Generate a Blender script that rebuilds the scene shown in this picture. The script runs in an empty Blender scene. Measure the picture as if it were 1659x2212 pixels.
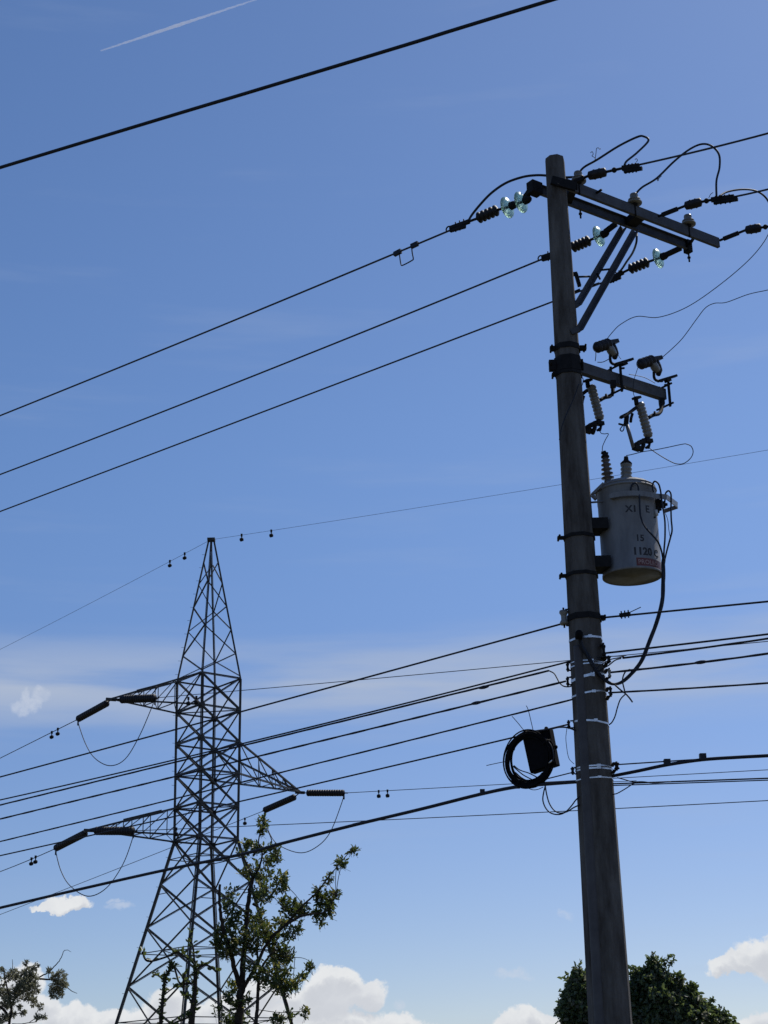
import bpy, bmesh, math, random
from mathutils import Vector, Matrix, Quaternion
from math import sin, cos, tan, radians, pi, sqrt, atan2, asin, degrees
S = bpy.context.scene
COL = S.collection
random.seed(11)

# ------------------------------------------------------------------ camera
FPX, PITCH, ROLL, CAMH = 3500.0, radians(20), radians(1.2), 1.6   # focal length in px of a 1659 x 2212 picture
CAM = Vector((0, 0, CAMH))
cf = Vector((0, cos(PITCH), sin(PITCH))); cu0 = Vector((0, -sin(PITCH), cos(PITCH))); cr0 = Vector((1, 0, 0))
cr = cr0*cos(ROLL) - cu0*sin(ROLL); cu = cr0*sin(ROLL) + cu0*cos(ROLL)
cd = bpy.data.cameras.new('camera'); co = bpy.data.objects.new('camera', cd); COL.objects.link(co)
M = Matrix((cr, cu, -cf)).transposed().to_4x4(); M.translation = CAM
co.matrix_world = M
cd.sensor_fit = 'VERTICAL'; cd.sensor_height = 36.0; cd.sensor_width = 27.0
cd.lens = FPX/2212*36.0; cd.clip_start = .1; cd.clip_end = 60000
S.camera = co

def ray(px, py): return cf + cr*((px-829.5)/FPX) - cu*((py-1106)/FPX)
def aty(px, py, y): d = ray(px, py); return CAM + d*(y/d.y)
def atz(px, py, z): d = ray(px, py); return CAM + d*((z-CAMH)/d.z)
def onplane(px, py, A, d2):                       # vertical plane through A running along d2
    r = ray(px, py); n = Vector((-d2[1], d2[0]))
    t = n.dot(Vector((A[0], A[1])))/n.dot(Vector((r.x, r.y)))
    return CAM + r*t
def crop(x0, y0, w): return lambda x, y: ((x0 + x*w/1659)/1.8517, (y0 + y*w/1659)/1.8517)
def azel(px, py):
    r = ray(px, py).normalized(); return degrees(atan2(r.x, r.y)), degrees(asin(r.z))

# ------------------------------------------------------------------ sun, sky, exposure
SUN_AZ, SUN_EL = radians(44), radians(52)         # to the right of the view, high
sd = bpy.data.lights.new('sun', 'SUN'); sd.energy = 3.0; sd.angle = radians(.5); sd.color = (1, .95, .87)
so = bpy.data.objects.new('sun', sd); COL.objects.link(so)
sv = Vector((sin(SUN_AZ)*cos(SUN_EL), cos(SUN_AZ)*cos(SUN_EL), sin(SUN_EL)))
so.rotation_euler = sv.to_track_quat('Z', 'Y').to_euler(); so.location = (20, -20, 40)

W = bpy.data.worlds.new("World"); S.world = W; W.use_nodes = True
nt = W.node_tree; nt.nodes.clear(); NL = nt.links
def N(t, **kw):
    n = nt.nodes.new(t)
    for k, v in kw.items(): setattr(n, k, v)
    return n
def mth(op, a, b=None, c=None, clamp=False):
    n = N('ShaderNodeMath', operation=op); n.use_clamp = clamp
    for i, v in enumerate((a, b, c)):
        if v is None: continue
        if isinstance(v, (int, float)): n.inputs[i].default_value = v
        else: NL.new(v, n.inputs[i])
    return n.outputs[0]
def mixc(f, a, b):
    n = N('ShaderNodeMix', data_type='RGBA')
    for s, v in ((n.inputs[0], f), (n.inputs[6], a), (n.inputs[7], b)):
        if isinstance(v, (int, float)): s.default_value = v
        elif isinstance(v, tuple): s.default_value = (*v, 1)
        else: NL.new(v, s)
    return n.outputs[2]
def rng(v, a, b, c=0., d=1., kind='SMOOTHSTEP'):
    n = N('ShaderNodeMapRange', interpolation_type=kind)
    NL.new(v, n.inputs[0])
    for i, q in enumerate((a, b, c, d)): n.inputs[i+1].default_value = q
    return n.outputs[0]
sky = N('ShaderNodeTexSky', sky_type='NISHITA'); sky.sun_disc = False
sky.sun_elevation = SUN_EL; sky.sun_rotation = SUN_AZ
sky.altitude = 1500; sky.air_density = 1.0; sky.dust_density = .95; sky.ozone_density = 1.6
tc = N('ShaderNodeTexCoord'); vec = tc.outputs['Generated']
sep = N('ShaderNodeSeparateXYZ'); NL.new(vec, sep.inputs[0])
AZ = mth('MULTIPLY', mth('ARCTAN2', sep.outputs[0], sep.outputs[1]), 180/pi)
EL = mth('MULTIPLY', mth('ARCSINE', sep.outputs[2]), 180/pi)
def noise(scale, detail, rough=.55, vs=None, off=(0, 0, 0)):
    mp = N('ShaderNodeMapping'); NL.new(vec, mp.inputs[0])
    if vs: mp.inputs['Scale'].default_value = vs
    mp.inputs['Location'].default_value = off
    n = N('ShaderNodeTexNoise'); NL.new(mp.outputs[0], n.inputs[0])
    n.inputs['Scale'].default_value = scale; n.inputs['Detail'].default_value = detail; n.inputs['Roughness'].default_value = rough
    return n.outputs['Fac']
# cloud puffs: centre and radii in px of the 1659-wide picture, turned into directions on the sky dome
PUFF = [(640, 2165, 42, 28), (690, 2125, 44, 27), (738, 2122, 46, 22), (785, 2148, 50, 26), (700, 2155, 100, 30),
        (650, 2215, 60, 38), (710, 2205, 60, 38), (780, 2220, 70, 40), (850, 2222, 70, 30), (900, 2235, 60, 28), (590, 2205, 60, 32),
        (560, 2150, 50, 40), (500, 2185, 60, 36), (430, 2195, 50, 30), (360, 2165, 50, 34), (330, 2205, 60, 34),
        (40, 2125, 50, 40), (90, 2168, 50, 30), (150, 2200, 60, 32), (230, 2210, 70, 28), (30, 2190, 80, 60),
        (1110, 2228, 44, 24), (1150, 2218, 46, 28), (1190, 2222, 36, 22), (1250, 2225, 40, 28),
        (1660, 2055, 50, 34), (1620, 2080, 46, 26), (1570, 2088, 40, 18), (1690, 2085, 60, 36), (1660, 2210, 45, 34), (1620, 2225, 40, 24),
        (150, 1944, 48, 13), (100, 1951, 48, 9), (170, 1938, 26, 15)]
THIN = [(48, 1508, 12, 20), (60, 1522, 22, 10), (92, 1500, 20, 12), (40, 1525, 20, 12), (76, 1512, 30, 8), (255, 1958, 24, 8), (245, 1945, 14, 5), (1212, 1978, 17, 9), (1110, 2103, 30, 9), (865, 2172, 10, 10)]
n1 = noise(38, 8, .61); n2 = noise(38, 8, .61, off=(3.1, 1.7, .4))
wa = mth('MULTIPLY', mth('SUBTRACT', n1, .5), 2.1); we = mth('MULTIPLY', mth('SUBTRACT', n2, .5), 1.7)
def puffs(lst, de=0., wk=1.):
    a_ = mth('ADD', AZ, mth('MULTIPLY', wa, wk)); e_ = mth('ADD', mth('ADD', EL, mth('MULTIPLY', we, wk)), de)
    acc = None
    for (x, y, rx, ry) in lst:
        a, e = azel(x, y); dg = degrees(1/FPX)
        u = mth('MULTIPLY', mth('SUBTRACT', a_, a), 1/(rx*dg)); v = mth('MULTIPLY', mth('SUBTRACT', e_, e), 1/(ry*dg))
        d = mth('SUBTRACT', 1, mth('ADD', mth('MULTIPLY', u, u), mth('MULTIPLY', v, v)))
        acc = d if acc is None else mth('SMOOTH_MAX', acc, d, .15)
    return acc
dens = puffs(PUFF); densup = puffs(PUFF, de=.30)
cmask = rng(dens, -.20, .38)
core = rng(densup, -.1, .95)
ccol = mixc(core, (.93, .95, .97), (.70, .73, .79))  # cloud shading put into the colour: bright upper rims, grey lower parts
lump = rng(noise(60, 4, .6, off=(7, 2, 1)), .35, .7)
ccol = mixc(mth('MULTIPLY', lump, .5), ccol, (.76, .79, .85))  # shade between the billows, also mixed into the cloud colour
tmask = mth('MULTIPLY', mth('MULTIPLY', rng(puffs(THIN, wk=.8), -.9, .9), rng(noise(90, 5, .7, off=(1, 4, 2)), .25, .68)), .55)
# faint streaks of high cirrus
_, e0 = azel(829, 1475)
band = mth('SUBTRACT', 1, mth('ABSOLUTE', mth('MULTIPLY', mth('SUBTRACT', mth('ADD', EL, mth('MULTIPLY', AZ, -.02)), e0), 1/2.3)), clamp=True)
strk = rng(noise(5, 6, .5, vs=(1, 1, 9)), .30, .66)
strk2 = rng(noise(4, 5, .55, vs=(1, 1, 9), off=(5, 1, 2)), .52, .8)
cir = mth('ADD', mth('MULTIPLY', mth('MULTIPLY', band, strk), 1.0), mth('MULTIPLY', strk2, .16), clamp=True)
hsv = N('ShaderNodeHueSaturation'); NL.new(sky.outputs[0], hsv.inputs['Color'])
hsv.inputs['Hue'].default_value = .504; hsv.inputs['Saturation'].default_value = 1.06; hsv.inputs['Value'].default_value = 1.035
SKYS = .10
tint = mixc(rng(EL, 3, 24), (.82, .80, .92), (.99, 1.075, 1.17))
tint2 = mixc(rng(AZ, -22, 12), (.89, .95, .985), (.98, .99, 1))
def vmul(a, b_):
    n = N('ShaderNodeVectorMath', operation='MULTIPLY'); NL.new(a, n.inputs[0]); NL.new(b_, n.inputs[1]); return n
skyc = vmul(vmul(hsv.outputs[0], tint).outputs[0], tint2)
CL = 8.5
def cs(c): 
    n = N('ShaderNodeVectorMath', operation='SCALE'); NL.new(c, n.inputs[0]); n.inputs['Scale'].default_value = CL; return n.outputs[0]
c1 = mixc(cir, skyc.outputs[0], (.48*CL, .57*CL, .75*CL))
c2 = mixc(tmask, c1, (.72*CL, .78*CL, .9*CL))
c3 = mixc(cmask, c2, cs(ccol))
bg = N('ShaderNodeBackground'); NL.new(c3, bg.inputs[0]); bg.inputs[1].default_value = SKYS
NL.new(bg.outputs[0], N('ShaderNodeOutputWorld').inputs[0])
S.view_settings.view_transform = 'Standard'; S.view_settings.look = 'None'; S.view_settings.exposure = 0.0; S.view_settings.gamma = 1
S.render.engine = 'CYCLES'

# ------------------------------------------------------------------ materials
def mat(name, col, rough=.7, metal=0, var=None, scale=8, bump=0, spec=None, stretch=None, trans=0, tcol=None, col3=None):
    m = bpy.data.materials.new(name); m.use_nodes = True; t = m.node_tree; b = t.nodes['Principled BSDF']
    b.inputs['Base Color'].default_value = (*col, 1); b.inputs['Roughness'].default_value = rough; b.inputs['Metallic'].default_value = metal
    if spec is not None: b.inputs['Specular IOR Level'].default_value = spec
    tcn = t.nodes.new('ShaderNodeTexCoord'); mp = t.nodes.new('ShaderNodeMapping'); t.links.new(tcn.outputs['Object'], mp.inputs[0])
    if stretch: mp.inputs['Scale'].default_value = stretch
    nz = t.nodes.new('ShaderNodeTexNoise'); nz.inputs['Scale'].default_value = scale; nz.inputs['Detail'].default_value = 6; nz.inputs['Roughness'].default_value = .65
    t.links.new(mp.outputs[0], nz.inputs[0])
    if var is None: var = tuple(c*.6 for c in col)
    r = t.nodes.new('ShaderNodeValToRGB'); e = r.color_ramp.elements
    e[0].position = .33; e[0].color = (*var, 1); e[1].position = .66; e[1].color = (*col, 1)
    if col3: q = r.color_ramp.elements.new(.9); q.color = (*col3, 1)
    t.links.new(nz.outputs['Fac'], r.inputs[0]); t.links.new(r.outputs[0], b.inputs['Base Color'])
    if bump:
        n2_ = t.nodes.new('ShaderNodeTexNoise'); n2_.inputs['Scale'].default_value = scale*9; n2_.inputs['Detail'].default_value = 4
        t.links.new(tcn.outputs['Object'], n2_.inputs[0])
        bp = t.nodes.new('ShaderNodeBump'); bp.inputs['Strength'].default_value = bump; bp.inputs['Distance'].default_value = .01
        t.links.new(n2_.outputs['Fac'], bp.inputs['Height']); t.links.new(bp.outputs[0], b.inputs['Normal'])
    if trans:
        tr = t.nodes.new('ShaderNodeBsdfTranslucent'); mx = t.nodes.new('ShaderNodeMixShader'); mx.inputs[0].default_value = trans
        tr.inputs[0].default_value = (*tcol, 1)
        o = t.nodes['Material Output']; t.links.new(b.outputs[0], mx.inputs[1]); t.links.new(tr.outputs[0], mx.inputs[2]); t.links.new(mx.outputs[0], o.inputs[0])
    return m
MT = dict(
 concrete=mat('weathered_concrete', (.13, .12, .112), .95, 0, (.045, .038, .034), 3.0, .8, spec=.2, stretch=(3, 3, .6), col3=(.17, .157, .145)),
 galv=mat('galvanised_steel', (.20, .20, .21), .5, .5, (.10, .10, .11), 12, .1),
 strap=mat('bright_steel_strap', (.75, .75, .76), .28, .9, (.45, .45, .46), 25),
 darksteel=mat('dark_steel', (.018, .017, .018), .75, 0, (.009, .009, .010), 20, .1, spec=.15),
 armsteel=mat('crossarm_steel', (.088, .09, .10), .75, .1, (.05, .05, .058), 9, .1),
 bracesteel=mat('brace_steel', (.055, .056, .065), .75, 0, (.03, .03, .037), 9, .1),
 tower=mat('tower_steel', (.07, .068, .066), .65, .25, (.025, .024, .024), 3),
 black=mat('black_rubber', (.006, .006, .008), .75, 0, (.003, .003, .004), 30, spec=.1),
 wire=mat('cable_black', (.014, .018, .03), .55, 0, (.008, .01, .016), 15, spec=.3),
 alum=mat('line_conductor', (.03, .035, .05), .5, .3, (.02, .022, .03), 30),
 poly=mat('polymer_insulator', (.018, .015, .018), .55, 0, (.010, .009, .011), 30, spec=.3),
 porc=mat('grey_porcelain', (.20, .19, .17), .35, 0, (.13, .12, .105), 12, spec=.6),
 porcb=mat('brown_porcelain', (.10, .085, .08), .2, 0, (.06, .05, .048), 12, spec=.7),
 tank=mat('pale_grey_tank_paint', (.205, .207, .215), .6, 0, (.125, .123, .128), 4.5, .12, stretch=(1.6, 1.6, .5), col3=(.22, .22, .225)),
 tankb=mat('tank_underside_paint', (.13, .115, .08), .7, 0, (.08, .07, .045), 9, .1),
 white=mat('white_painted_steel', (.62, .62, .63), .5, 0, (.45, .45, .46), 9),
 letter=mat('black_stencil_paint', (.012, .012, .016), .8, 0, (.045, .046, .055), 45),
 red=mat('red_sticker', (.15, .020, .016), .5, 0, (.075, .016, .013), 20),
 redtxt=mat('sticker_white_print', (.42, .30, .29), .6, 0, (.22, .11, .10), 50),
 pvc=mat('grey_conduit', (.08, .075, .078), .7, 0, (.05, .046, .05), 6, .1),
 bark=mat('bark', (.06, .048, .038), .95, 0, (.025, .02, .017), 14, .8, spec=.1),
 leaf=mat('dark_glossy_leaf', (.045, .075, .022), .42, 0, (.022, .042, .014), 2.5, trans=.28, tcol=(.20, .25, .05)),
 leafy=mat('yellowish_leaf', (.13, .12, .04), .5, 0, (.07, .07, .03), 2.5, trans=.4, tcol=(.50, .46, .12)),
 leafg=mat('grey_green_leaf', (.13, .13, .085), .6, 0, (.06, .062, .04), 2.5, trans=.35, tcol=(.42, .42, .26)),
 leafd=mat('dense_green_leaf', (.068, .092, .045), .45, 0, (.030, .045, .022), 1.5, trans=.3, tcol=(.26, .34, .10)),
 ground=mat('dry_grass_ground', (.13, .115, .07), .95, 0, (.07, .07, .04), .6, .5),
)
def glass():
    m = bpy.data.materials.new('green_toughened_glass'); m.use_nodes = True; t = m.node_tree; t.nodes.clear(); nn_ = t.nodes.new
    nz = nn_('ShaderNodeTexNoise'); nz.inputs['Scale'].default_value = 5; nz.inputs['Detail'].default_value = 1
    mr = nn_('ShaderNodeMapRange'); mr.interpolation_type = 'SMOOTHSTEP'
    for k, v in enumerate((.40, .56, .25, .95)): mr.inputs[k+1].default_value = v
    t.links.new(nz.outputs['Fac'], mr.inputs[0])
    tr_ = nn_('ShaderNodeBsdfTranslucent'); tr_.inputs[0].default_value = (.80, 1, .92, 1); rf_ = nn_('ShaderNodeBsdfRefraction'); rf_.inputs[0].default_value = (.85, 1, .94, 1); rf_.inputs['Roughness'].default_value = .62; rf_.inputs['IOR'].default_value = 1.25
    tl = nn_('ShaderNodeMixShader'); tl.inputs[0].default_value = .6; t.links.new(tr_.outputs[0], tl.inputs[1]); t.links.new(rf_.outputs[0], tl.inputs[2])
    tp = nn_('ShaderNodeBsdfTransparent'); tp.inputs[0].default_value = (.70, .95, .88, 1); gl = nn_('ShaderNodeBsdfGlossy'); gl.inputs['Roughness'].default_value = .3
    lw_ = nn_('ShaderNodeLayerWeight'); lw_.inputs[0].default_value = .35
    a, b = nn_('ShaderNodeMixShader'), nn_('ShaderNodeMixShader'); t.links.new(lw_.outputs['Fresnel'], a.inputs[0]); t.links.new(tp.outputs[0], a.inputs[1]); t.links.new(gl.outputs[0], a.inputs[2])
    t.links.new(mr.outputs[0], b.inputs[0]); t.links.new(a.outputs[0], b.inputs[1]); t.links.new(tl.outputs[0], b.inputs[2])
    t.links.new(b.outputs[0], nn_('ShaderNodeOutputMaterial').inputs[0]); return m
MT['glass'] = glass()

# ------------------------------------------------------------------ mesh helpers
def frame(d, hint=None):
    d = d.normalized(); h = hint or (Vector((0, 0, 1)) if abs(d.z) < .95 else Vector((1, 0, 0)))
    a = d.cross(h)
    if a.length < 1e-6: a = d.cross(Vector((1, 0, 0)))
    a.normalize(); return a, a.cross(d).normalized()      # side, up
def smooth(pts, k=6):
    pts = [Vector(p) for p in pts]
    if len(pts) < 3: return pts
    P = [pts[0]*2-pts[1]] + pts + [pts[-1]*2-pts[-2]]; out = []
    for i in range(1, len(P)-2):
        a, b, c, d = P[i-1:i+3]
        for j in range(k):
            t = j/k
            out.append(.5*((2*b) + (c-a)*t + (2*a-5*b+4*c-d)*t*t + (3*b-a-3*c+d)*t**3))
    out.append(pts[-1]); return out
class MB:
    def __init__(s): s.v = []; s.f = []; s.sm = []
    def add(s, vs, fs, smooth=False):
        o = len(s.v); s.v += [tuple(v) for v in vs]; s.f += [tuple(i+o for i in f) for f in fs]; s.sm += [smooth]*len(fs); return s
    def box(s, c, sx, sy, sz, ax=None, ay=None, az=None):
        c = Vector(c); ax = ax or Vector((1, 0, 0)); ay = ay or Vector((0, 1, 0)); az = az or Vector((0, 0, 1))
        vs = [c+ax*(i*sx/2)+ay*(j*sy/2)+az*(k*sz/2) for k in (-1, 1) for j in (-1, 1) for i in (-1, 1)]
        return s.add(vs, [(0, 2, 3, 1), (4, 5, 7, 6), (0, 1, 5, 4), (2, 6, 7, 3), (0, 4, 6, 2), (1, 3, 7, 5)])
    def bar(s, p0, p1, w, h, hint=None):                   # w sideways, h along up
        p0, p1 = Vector(p0), Vector(p1); d = p1-p0
        a, u = frame(d, hint); return s.box((p0+p1)/2, w, d.length, h, a, d.normalized(), u)
    def angle(s, p0, p1, w, t=None, hint=None):            # steel angle section
        p0, p1 = Vector(p0), Vector(p1); t = t or w*.14; d = p1-p0; a, u = frame(d, hint)
        s.box((p0+p1)/2, w, d.length, t, a, d.normalized(), u)
        return s.box((p0+p1)/2 + a*(w/2-t/2) + u*(w/2+t/2+.0005), t, d.length, w-t, a, d.normalized(), u)
    def channel(s, p0, p1, h, b, t=.006, out=None):        # web upright, flanges towards out
        p0, p1 = Vector(p0), Vector(p1); d = (p1-p0); L = d.length; d.normalize(); u = Vector((0, 0, 1)); o = Vector(out).normalized()
        c = (p0+p1)/2; s.box(c, t, L, h, o, d, u)
        for k in (-1, 1): s.box(c+o*(b/2+t/2+.0005)+u*(k*(h/2-t/2)), b, L, t, o, d, u)
        return s
    def tube(s, pts, r, n=8, caps=True, closed=False):
        pts = [Vector(p) for p in pts]; m = len(pts); rr = r if isinstance(r, (list, tuple)) else [r]*m
        T = []
        for i in range(m):
            if closed: t = pts[(i+1) % m]-pts[i-1]
            else: t = pts[min(i+1, m-1)]-pts[max(i-1, 0)]
            T.append(t.normalized())
        a, u = frame(T[0]); vs = []
        for i in range(m):
            if i:
                q = T[i-1].rotation_difference(T[i]); a = q @ a
                a = (a - T[i]*a.dot(T[i])).normalized()
            u = a.cross(T[i])
            vs += [pts[i] + (a*cos(2*pi*j/n)+u*sin(2*pi*j/n))*rr[i] for j in range(n)]
        fs = [(i*n+j, i*n+(j+1) % n, (i+1)*n+(j+1) % n, (i+1)*n+j) for i in range(m-1) for j in range(n)]
        if closed: fs += [((m-1)*n+j, (m-1)*n+(j+1) % n, (j+1) % n, j) for j in range(n)]
        elif caps: fs += [tuple(range(n-1, -1, -1)), tuple((m-1)*n+j for j in range(n))]
        return s.add(vs, fs, True)
    def lathe(s, p0, ax, prof, n=24, sm=True):              # prof: (distance along ax, radius)
        p0 = Vector(p0); ax = Vector(ax).normalized(); a, u = frame(ax); vs = []
        for (z, r) in prof: vs += [p0+ax*z+(a*cos(2*pi*j/n)+u*sin(2*pi*j/n))*max(r, 1e-4) for j in range(n)]
        m = len(prof); fs = [(i*n+j, i*n+(j+1) % n, (i+1)*n+(j+1) % n, (i+1)*n+j) for i in range(m-1) for j in range(n)]
        fs += [tuple(range(n-1, -1, -1)), tuple((m-1)*n+j for j in range(n))]
        return s.add(vs, fs, sm)
    def cyl(s, p0, p1, r, n=14): p0, p1 = Vector(p0), Vector(p1); return s.lathe(p0, p1-p0, [(0, r), ((p1-p0).length, r)], n)
    def ball(s, c, r, n=10): return s.lathe(Vector(c)-Vector((0, 0, r)), (0, 0, 1), [(r-r*cos(pi*i/6), r*sin(pi*i/6)) for i in range(7)], n)
    def build(s, name, m, parent=None):
        me = bpy.data.meshes.new(name)
        o = bpy.data.objects.new(name, me); COL.objects.link(o)
        off = Vector((0, 0, 0))
        if parent is not None: o.parent = parent; off = parent.matrix_world.translation if False else Vector(parent.get('_at', (0, 0, 0)))
        else:
            n_ = len(s.v) or 1
            off = Vector((sum(v[0] for v in s.v)/n_, sum(v[1] for v in s.v)/n_, min(v[2] for v in s.v)))
            o.location = off
        o['_at'] = tuple(off)
        me.from_pydata([(v[0]-off[0], v[1]-off[1], v[2]-off[2]) for v in s.v], [], s.f); me.update()
        me.polygons.foreach_set('use_smooth', s.sm)
        if 'foliage' not in name and name != 'ground':
            bm = bmesh.new(); bm.from_mesh(me); bmesh.ops.recalc_face_normals(bm, faces=bm.faces); bm.to_mesh(me); bm.free()
        me.materials.append(MT[m] if isinstance(m, str) else m)
        return o
def tag(o, label=None, cat=None, group=None, kind=None):
    for k, v in (('label', label), ('category', cat), ('group', group), ('kind', kind)):
        if v: o[k] = v
    return o
def thing(name, at, label, cat, group=None):
    o = bpy.data.objects.new(name, None); COL.objects.link(o); o.empty_display_size = .2; o.location = at; o['_at'] = tuple(at)
    return tag(o, label, cat, group)

# ------------------------------------------------------------------ ground
g = MB(); R_ = 9000; nr, na = 26, 72; vs = [(0, 60, 0)]; 
for i in range(nr):
    rr = 4*(R_/4)**(i/(nr-1))
    for j in range(na): vs.append((rr*cos(2*pi*j/na), 60+rr*sin(2*pi*j/na), 0))
fs = [(0, 1+j, 1+(j+1) % na) for j in range(na)]
for i in range(nr-1): fs += [(1+i*na+j, 1+(i+1)*na+j, 1+(i+1)*na+(j+1) % na, 1+i*na+(j+1) % na) for j in range(na)]
g.add(vs, fs); tag(g.build('ground', 'ground'), kind='structure')

# ------------------------------------------------------------------ contrail (a long puff of ice crystals high up)
mv = bpy.data.materials.new('contrail_ice'); mv.use_nodes = True; t_ = mv.node_tree; t_.nodes.clear()
vol = t_.nodes.new('ShaderNodeVolumePrincipled'); vol.inputs['Color'].default_value = (1, 1, 1, 1); vol.inputs['Density'].default_value = .075; vol.inputs['Anisotropy'].default_value = .35
t_.links.new(vol.outputs[0], t_.nodes.new('ShaderNodeOutputMaterial').inputs['Volume'])
pa, pb = atz(217, 110, 2300), atz(640, -30, 2300); n_ = 60; pts = []; rad = []
for i in range(n_+1):
    f = i/n_; p = pa.lerp(pb, f); pts.append(p + Vector((0, 0, random.uniform(-.3, .3)*f*3))); rad.append((1.9+2.6*min(1, f*2.2)+random.uniform(-.25, .25))*(1 if f < .45 else max(.12, 1.35-f*1.2)))
c_ = MB().tube(pts, rad, 14).build('contrail', mv)
tag(c_, 'short white aircraft vapour trail high in the upper left sky', 'contrail')

# ------------------------------------------------------------------ concrete pole
PC = Vector((1.65, 13.0, 0))
def prad(z): return (.0855 + (9.82-z)*.01015)
ang0 = radians(9)
def octa(z, k=1.0, add=0, n=8): return [Vector((PC.x+(prad(z)*k+add)*cos(ang0+2*pi*j/n), PC.y+(prad(z)*k+add)*sin(ang0+2*pi*j/n), z)) for j in range(n)]
pole = thing('utility_pole', (PC.x, PC.y, 0), 'tall tapering grey concrete pole carrying the transformer and crossarms', 'utility pole')
sh = MB(); zs = [0+i*.3 for i in range(33)]; zs = [z for z in zs if z < 9.7]+[9.745, 9.775]; vs = []
for z in zs: vs += octa(z, k=(1/cos(pi/8))*(.96 if z > 9.77 else 1)*.985)
fs = [(i*8+j, i*8+(j+1) % 8, (i+1)*8+(j+1) % 8, (i+1)*8+j) for i in range(len(zs)-1) for j in range(8)] + [tuple((len(zs)-1)*8+j for j in range(8))]
sh.add(vs, fs); sh.build('pole_shaft', 'concrete', pole)
def zat(py): return aty(1262, py, 12.85).z
def bandmesh(z, h, add=.006, tilt=(0, 0)):
    b = MB(); k = 1/cos(pi/8)*.985; vs = []
    for (dz, ad) in ((-h/2, add), (h/2, add), (h/2, .001), (-h/2, .001)):
        for p in octa(z, k, ad):
            vs.append(p + Vector((0, 0, dz+tilt[0]*(p.x-PC.x)+tilt[1]*(p.y-PC.y))))
    fs = [(r*8+j, r*8+(j+1) % 8, ((r+1) % 4)*8+(j+1) % 8, ((r+1) % 4)*8+j) for r in range(4) for j in range(8)]
    return b.add(vs, fs)
Z3 = crop(1900, 2300, 1172)
for (x, y, h, ti) in ((650, 345, .016, .05), (655, 480, .008, -.05), (655, 496, .010, .04), (640, 562, .022, .18), (665, 658, .014, .12), (685, 823, .015, -.12), (690, 1078, .011, 0), (690, 1092, .013, 0), (680, 1145, .010, .02)):
    z = zat(Z3(x, y)[1]); b = bandmesh(z, h, .004, (ti, 0)); b.box((PC.x+.02, PC.y-prad(z)-.012, z), .03, .012, h*1.6)
    b.build('steel_strap', 'strap', pole)
for (py, h, l0, r0) in ((738, .05, .035, .05), (775, .14, .05, .01), (795, .03, .03, .0), (1150, .03, .05, .0), (1233, .03, .05, .0), (1326, .05, .0, .03)):
    z = zat(py); b = bandmesh(z, h, .010)
    for s_, l in ((-1, l0), (1, r0)):
        if l: b.box((PC.x+s_*(prad(z)+l/2+.008), PC.y-.02, z), l+.01, .05, h*.7); b.cyl((PC.x+s_*(prad(z)+l), PC.y-.09, z), (PC.x+s_*(prad(z)+l), PC.y+.05, z), .010, 8)
    b.build('pole_band', 'darksteel', pole)
# conduit on the left front facet
ug = MB(); dv = Vector((-.62, -.80, 0)).normalized(); zt = zat(1392); zlist = [0.0, 1, 2, 3, 4, zt-.02, zt]
side = Vector((dv.y, -dv.x, 0))
vs = []; m_ = 9
for z in zlist:
    c = Vector((PC.x, PC.y, z)) + dv*(prad(z)-.006)
    vs += [c + side*(.040*cos(pi*j/(m_-1))) + dv*(.036*sin(pi*j/(m_-1))) for j in range(m_)]
ug.add(vs, [(i*m_+j, i*m_+j+1, (i+1)*m_+j+1, (i+1)*m_+j) for i in range(len(zlist)-1) for j in range(m_-1)] + [tuple((len(zlist)-1)*m_+j for j in range(m_))], True)
ug.build('conduit', 'pvc', pole)
# crossarms
zA = atz(1500, 505, 9.57).z
ZX = 9.57
A0, A1 = atz(1193, 384, ZX), atz(1554, 524, ZX); B0, B1 = atz(1146, 404, ZX), atz(1490, 533, ZX)
ad = (A1-A0).normalized(); an = Vector((ad.y, -ad.x, 0))      # an points to the camera / right side
for p0, p1, sgn in ((A0, A1, 1), (B0, B1, 1)):
    a_ = MB().channel(p0, p1, .105, .026, .007, -an if p0 is A0 else an)
    arm = a_.build('crossarm', 'armsteel', pole)
b = MB(); mA, mB = A0.lerp(A1, .52), B0.lerp(B1, .60)
b.bar(mA-an*.02, mB+an*.02, .12, .075).build('arm_spacer', 'darksteel', pole)
MB().bar(A0.lerp(A1, .12), B0.lerp(B1, .22), .07, .07).build('arm_spacer', 'darksteel', pole)
MB().bar(A0.lerp(A1, .86)-an*.03, B1-ad*.04+an*.04, .025, .02).build('arm_spacer', 'darksteel', pole)
MB().box(B1-ad*.03-Vector((0, 0, .01)), .07, .06, .13, an, ad).build('arm_end_plate', 'darksteel', pole)
MB().box(B0+ad*.05, .09, .12, .12, an, ad).build('arm_end_plate', 'darksteel', pole)
for q in (.03, .25): MB().cyl(A0.lerp(A1, q)-an*.02+Vector((0, 0, .02)), A0.lerp(A1, q)+an*.07+Vector((0, 0, .02)), .012, 8).build('arm_bolt', 'darksteel', pole)
for (px, py) in (crop(1750, 500, 1322)(717, 440), crop(1750, 500, 1322)(1262, 660)):
    b = MB(); p = atz(px, py, ZX-.05); b.cyl(p+Vector((0, 0, .06)), p-Vector((0, 0, .06)), .009, 8); b.cyl(p-Vector((0, 0, .02)), p-Vector((0, 0, .005)), .018, 6)
    b.build('arm_bolt', 'darksteel', pole)
z1 = crop(1750, 500, 1322)
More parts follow.
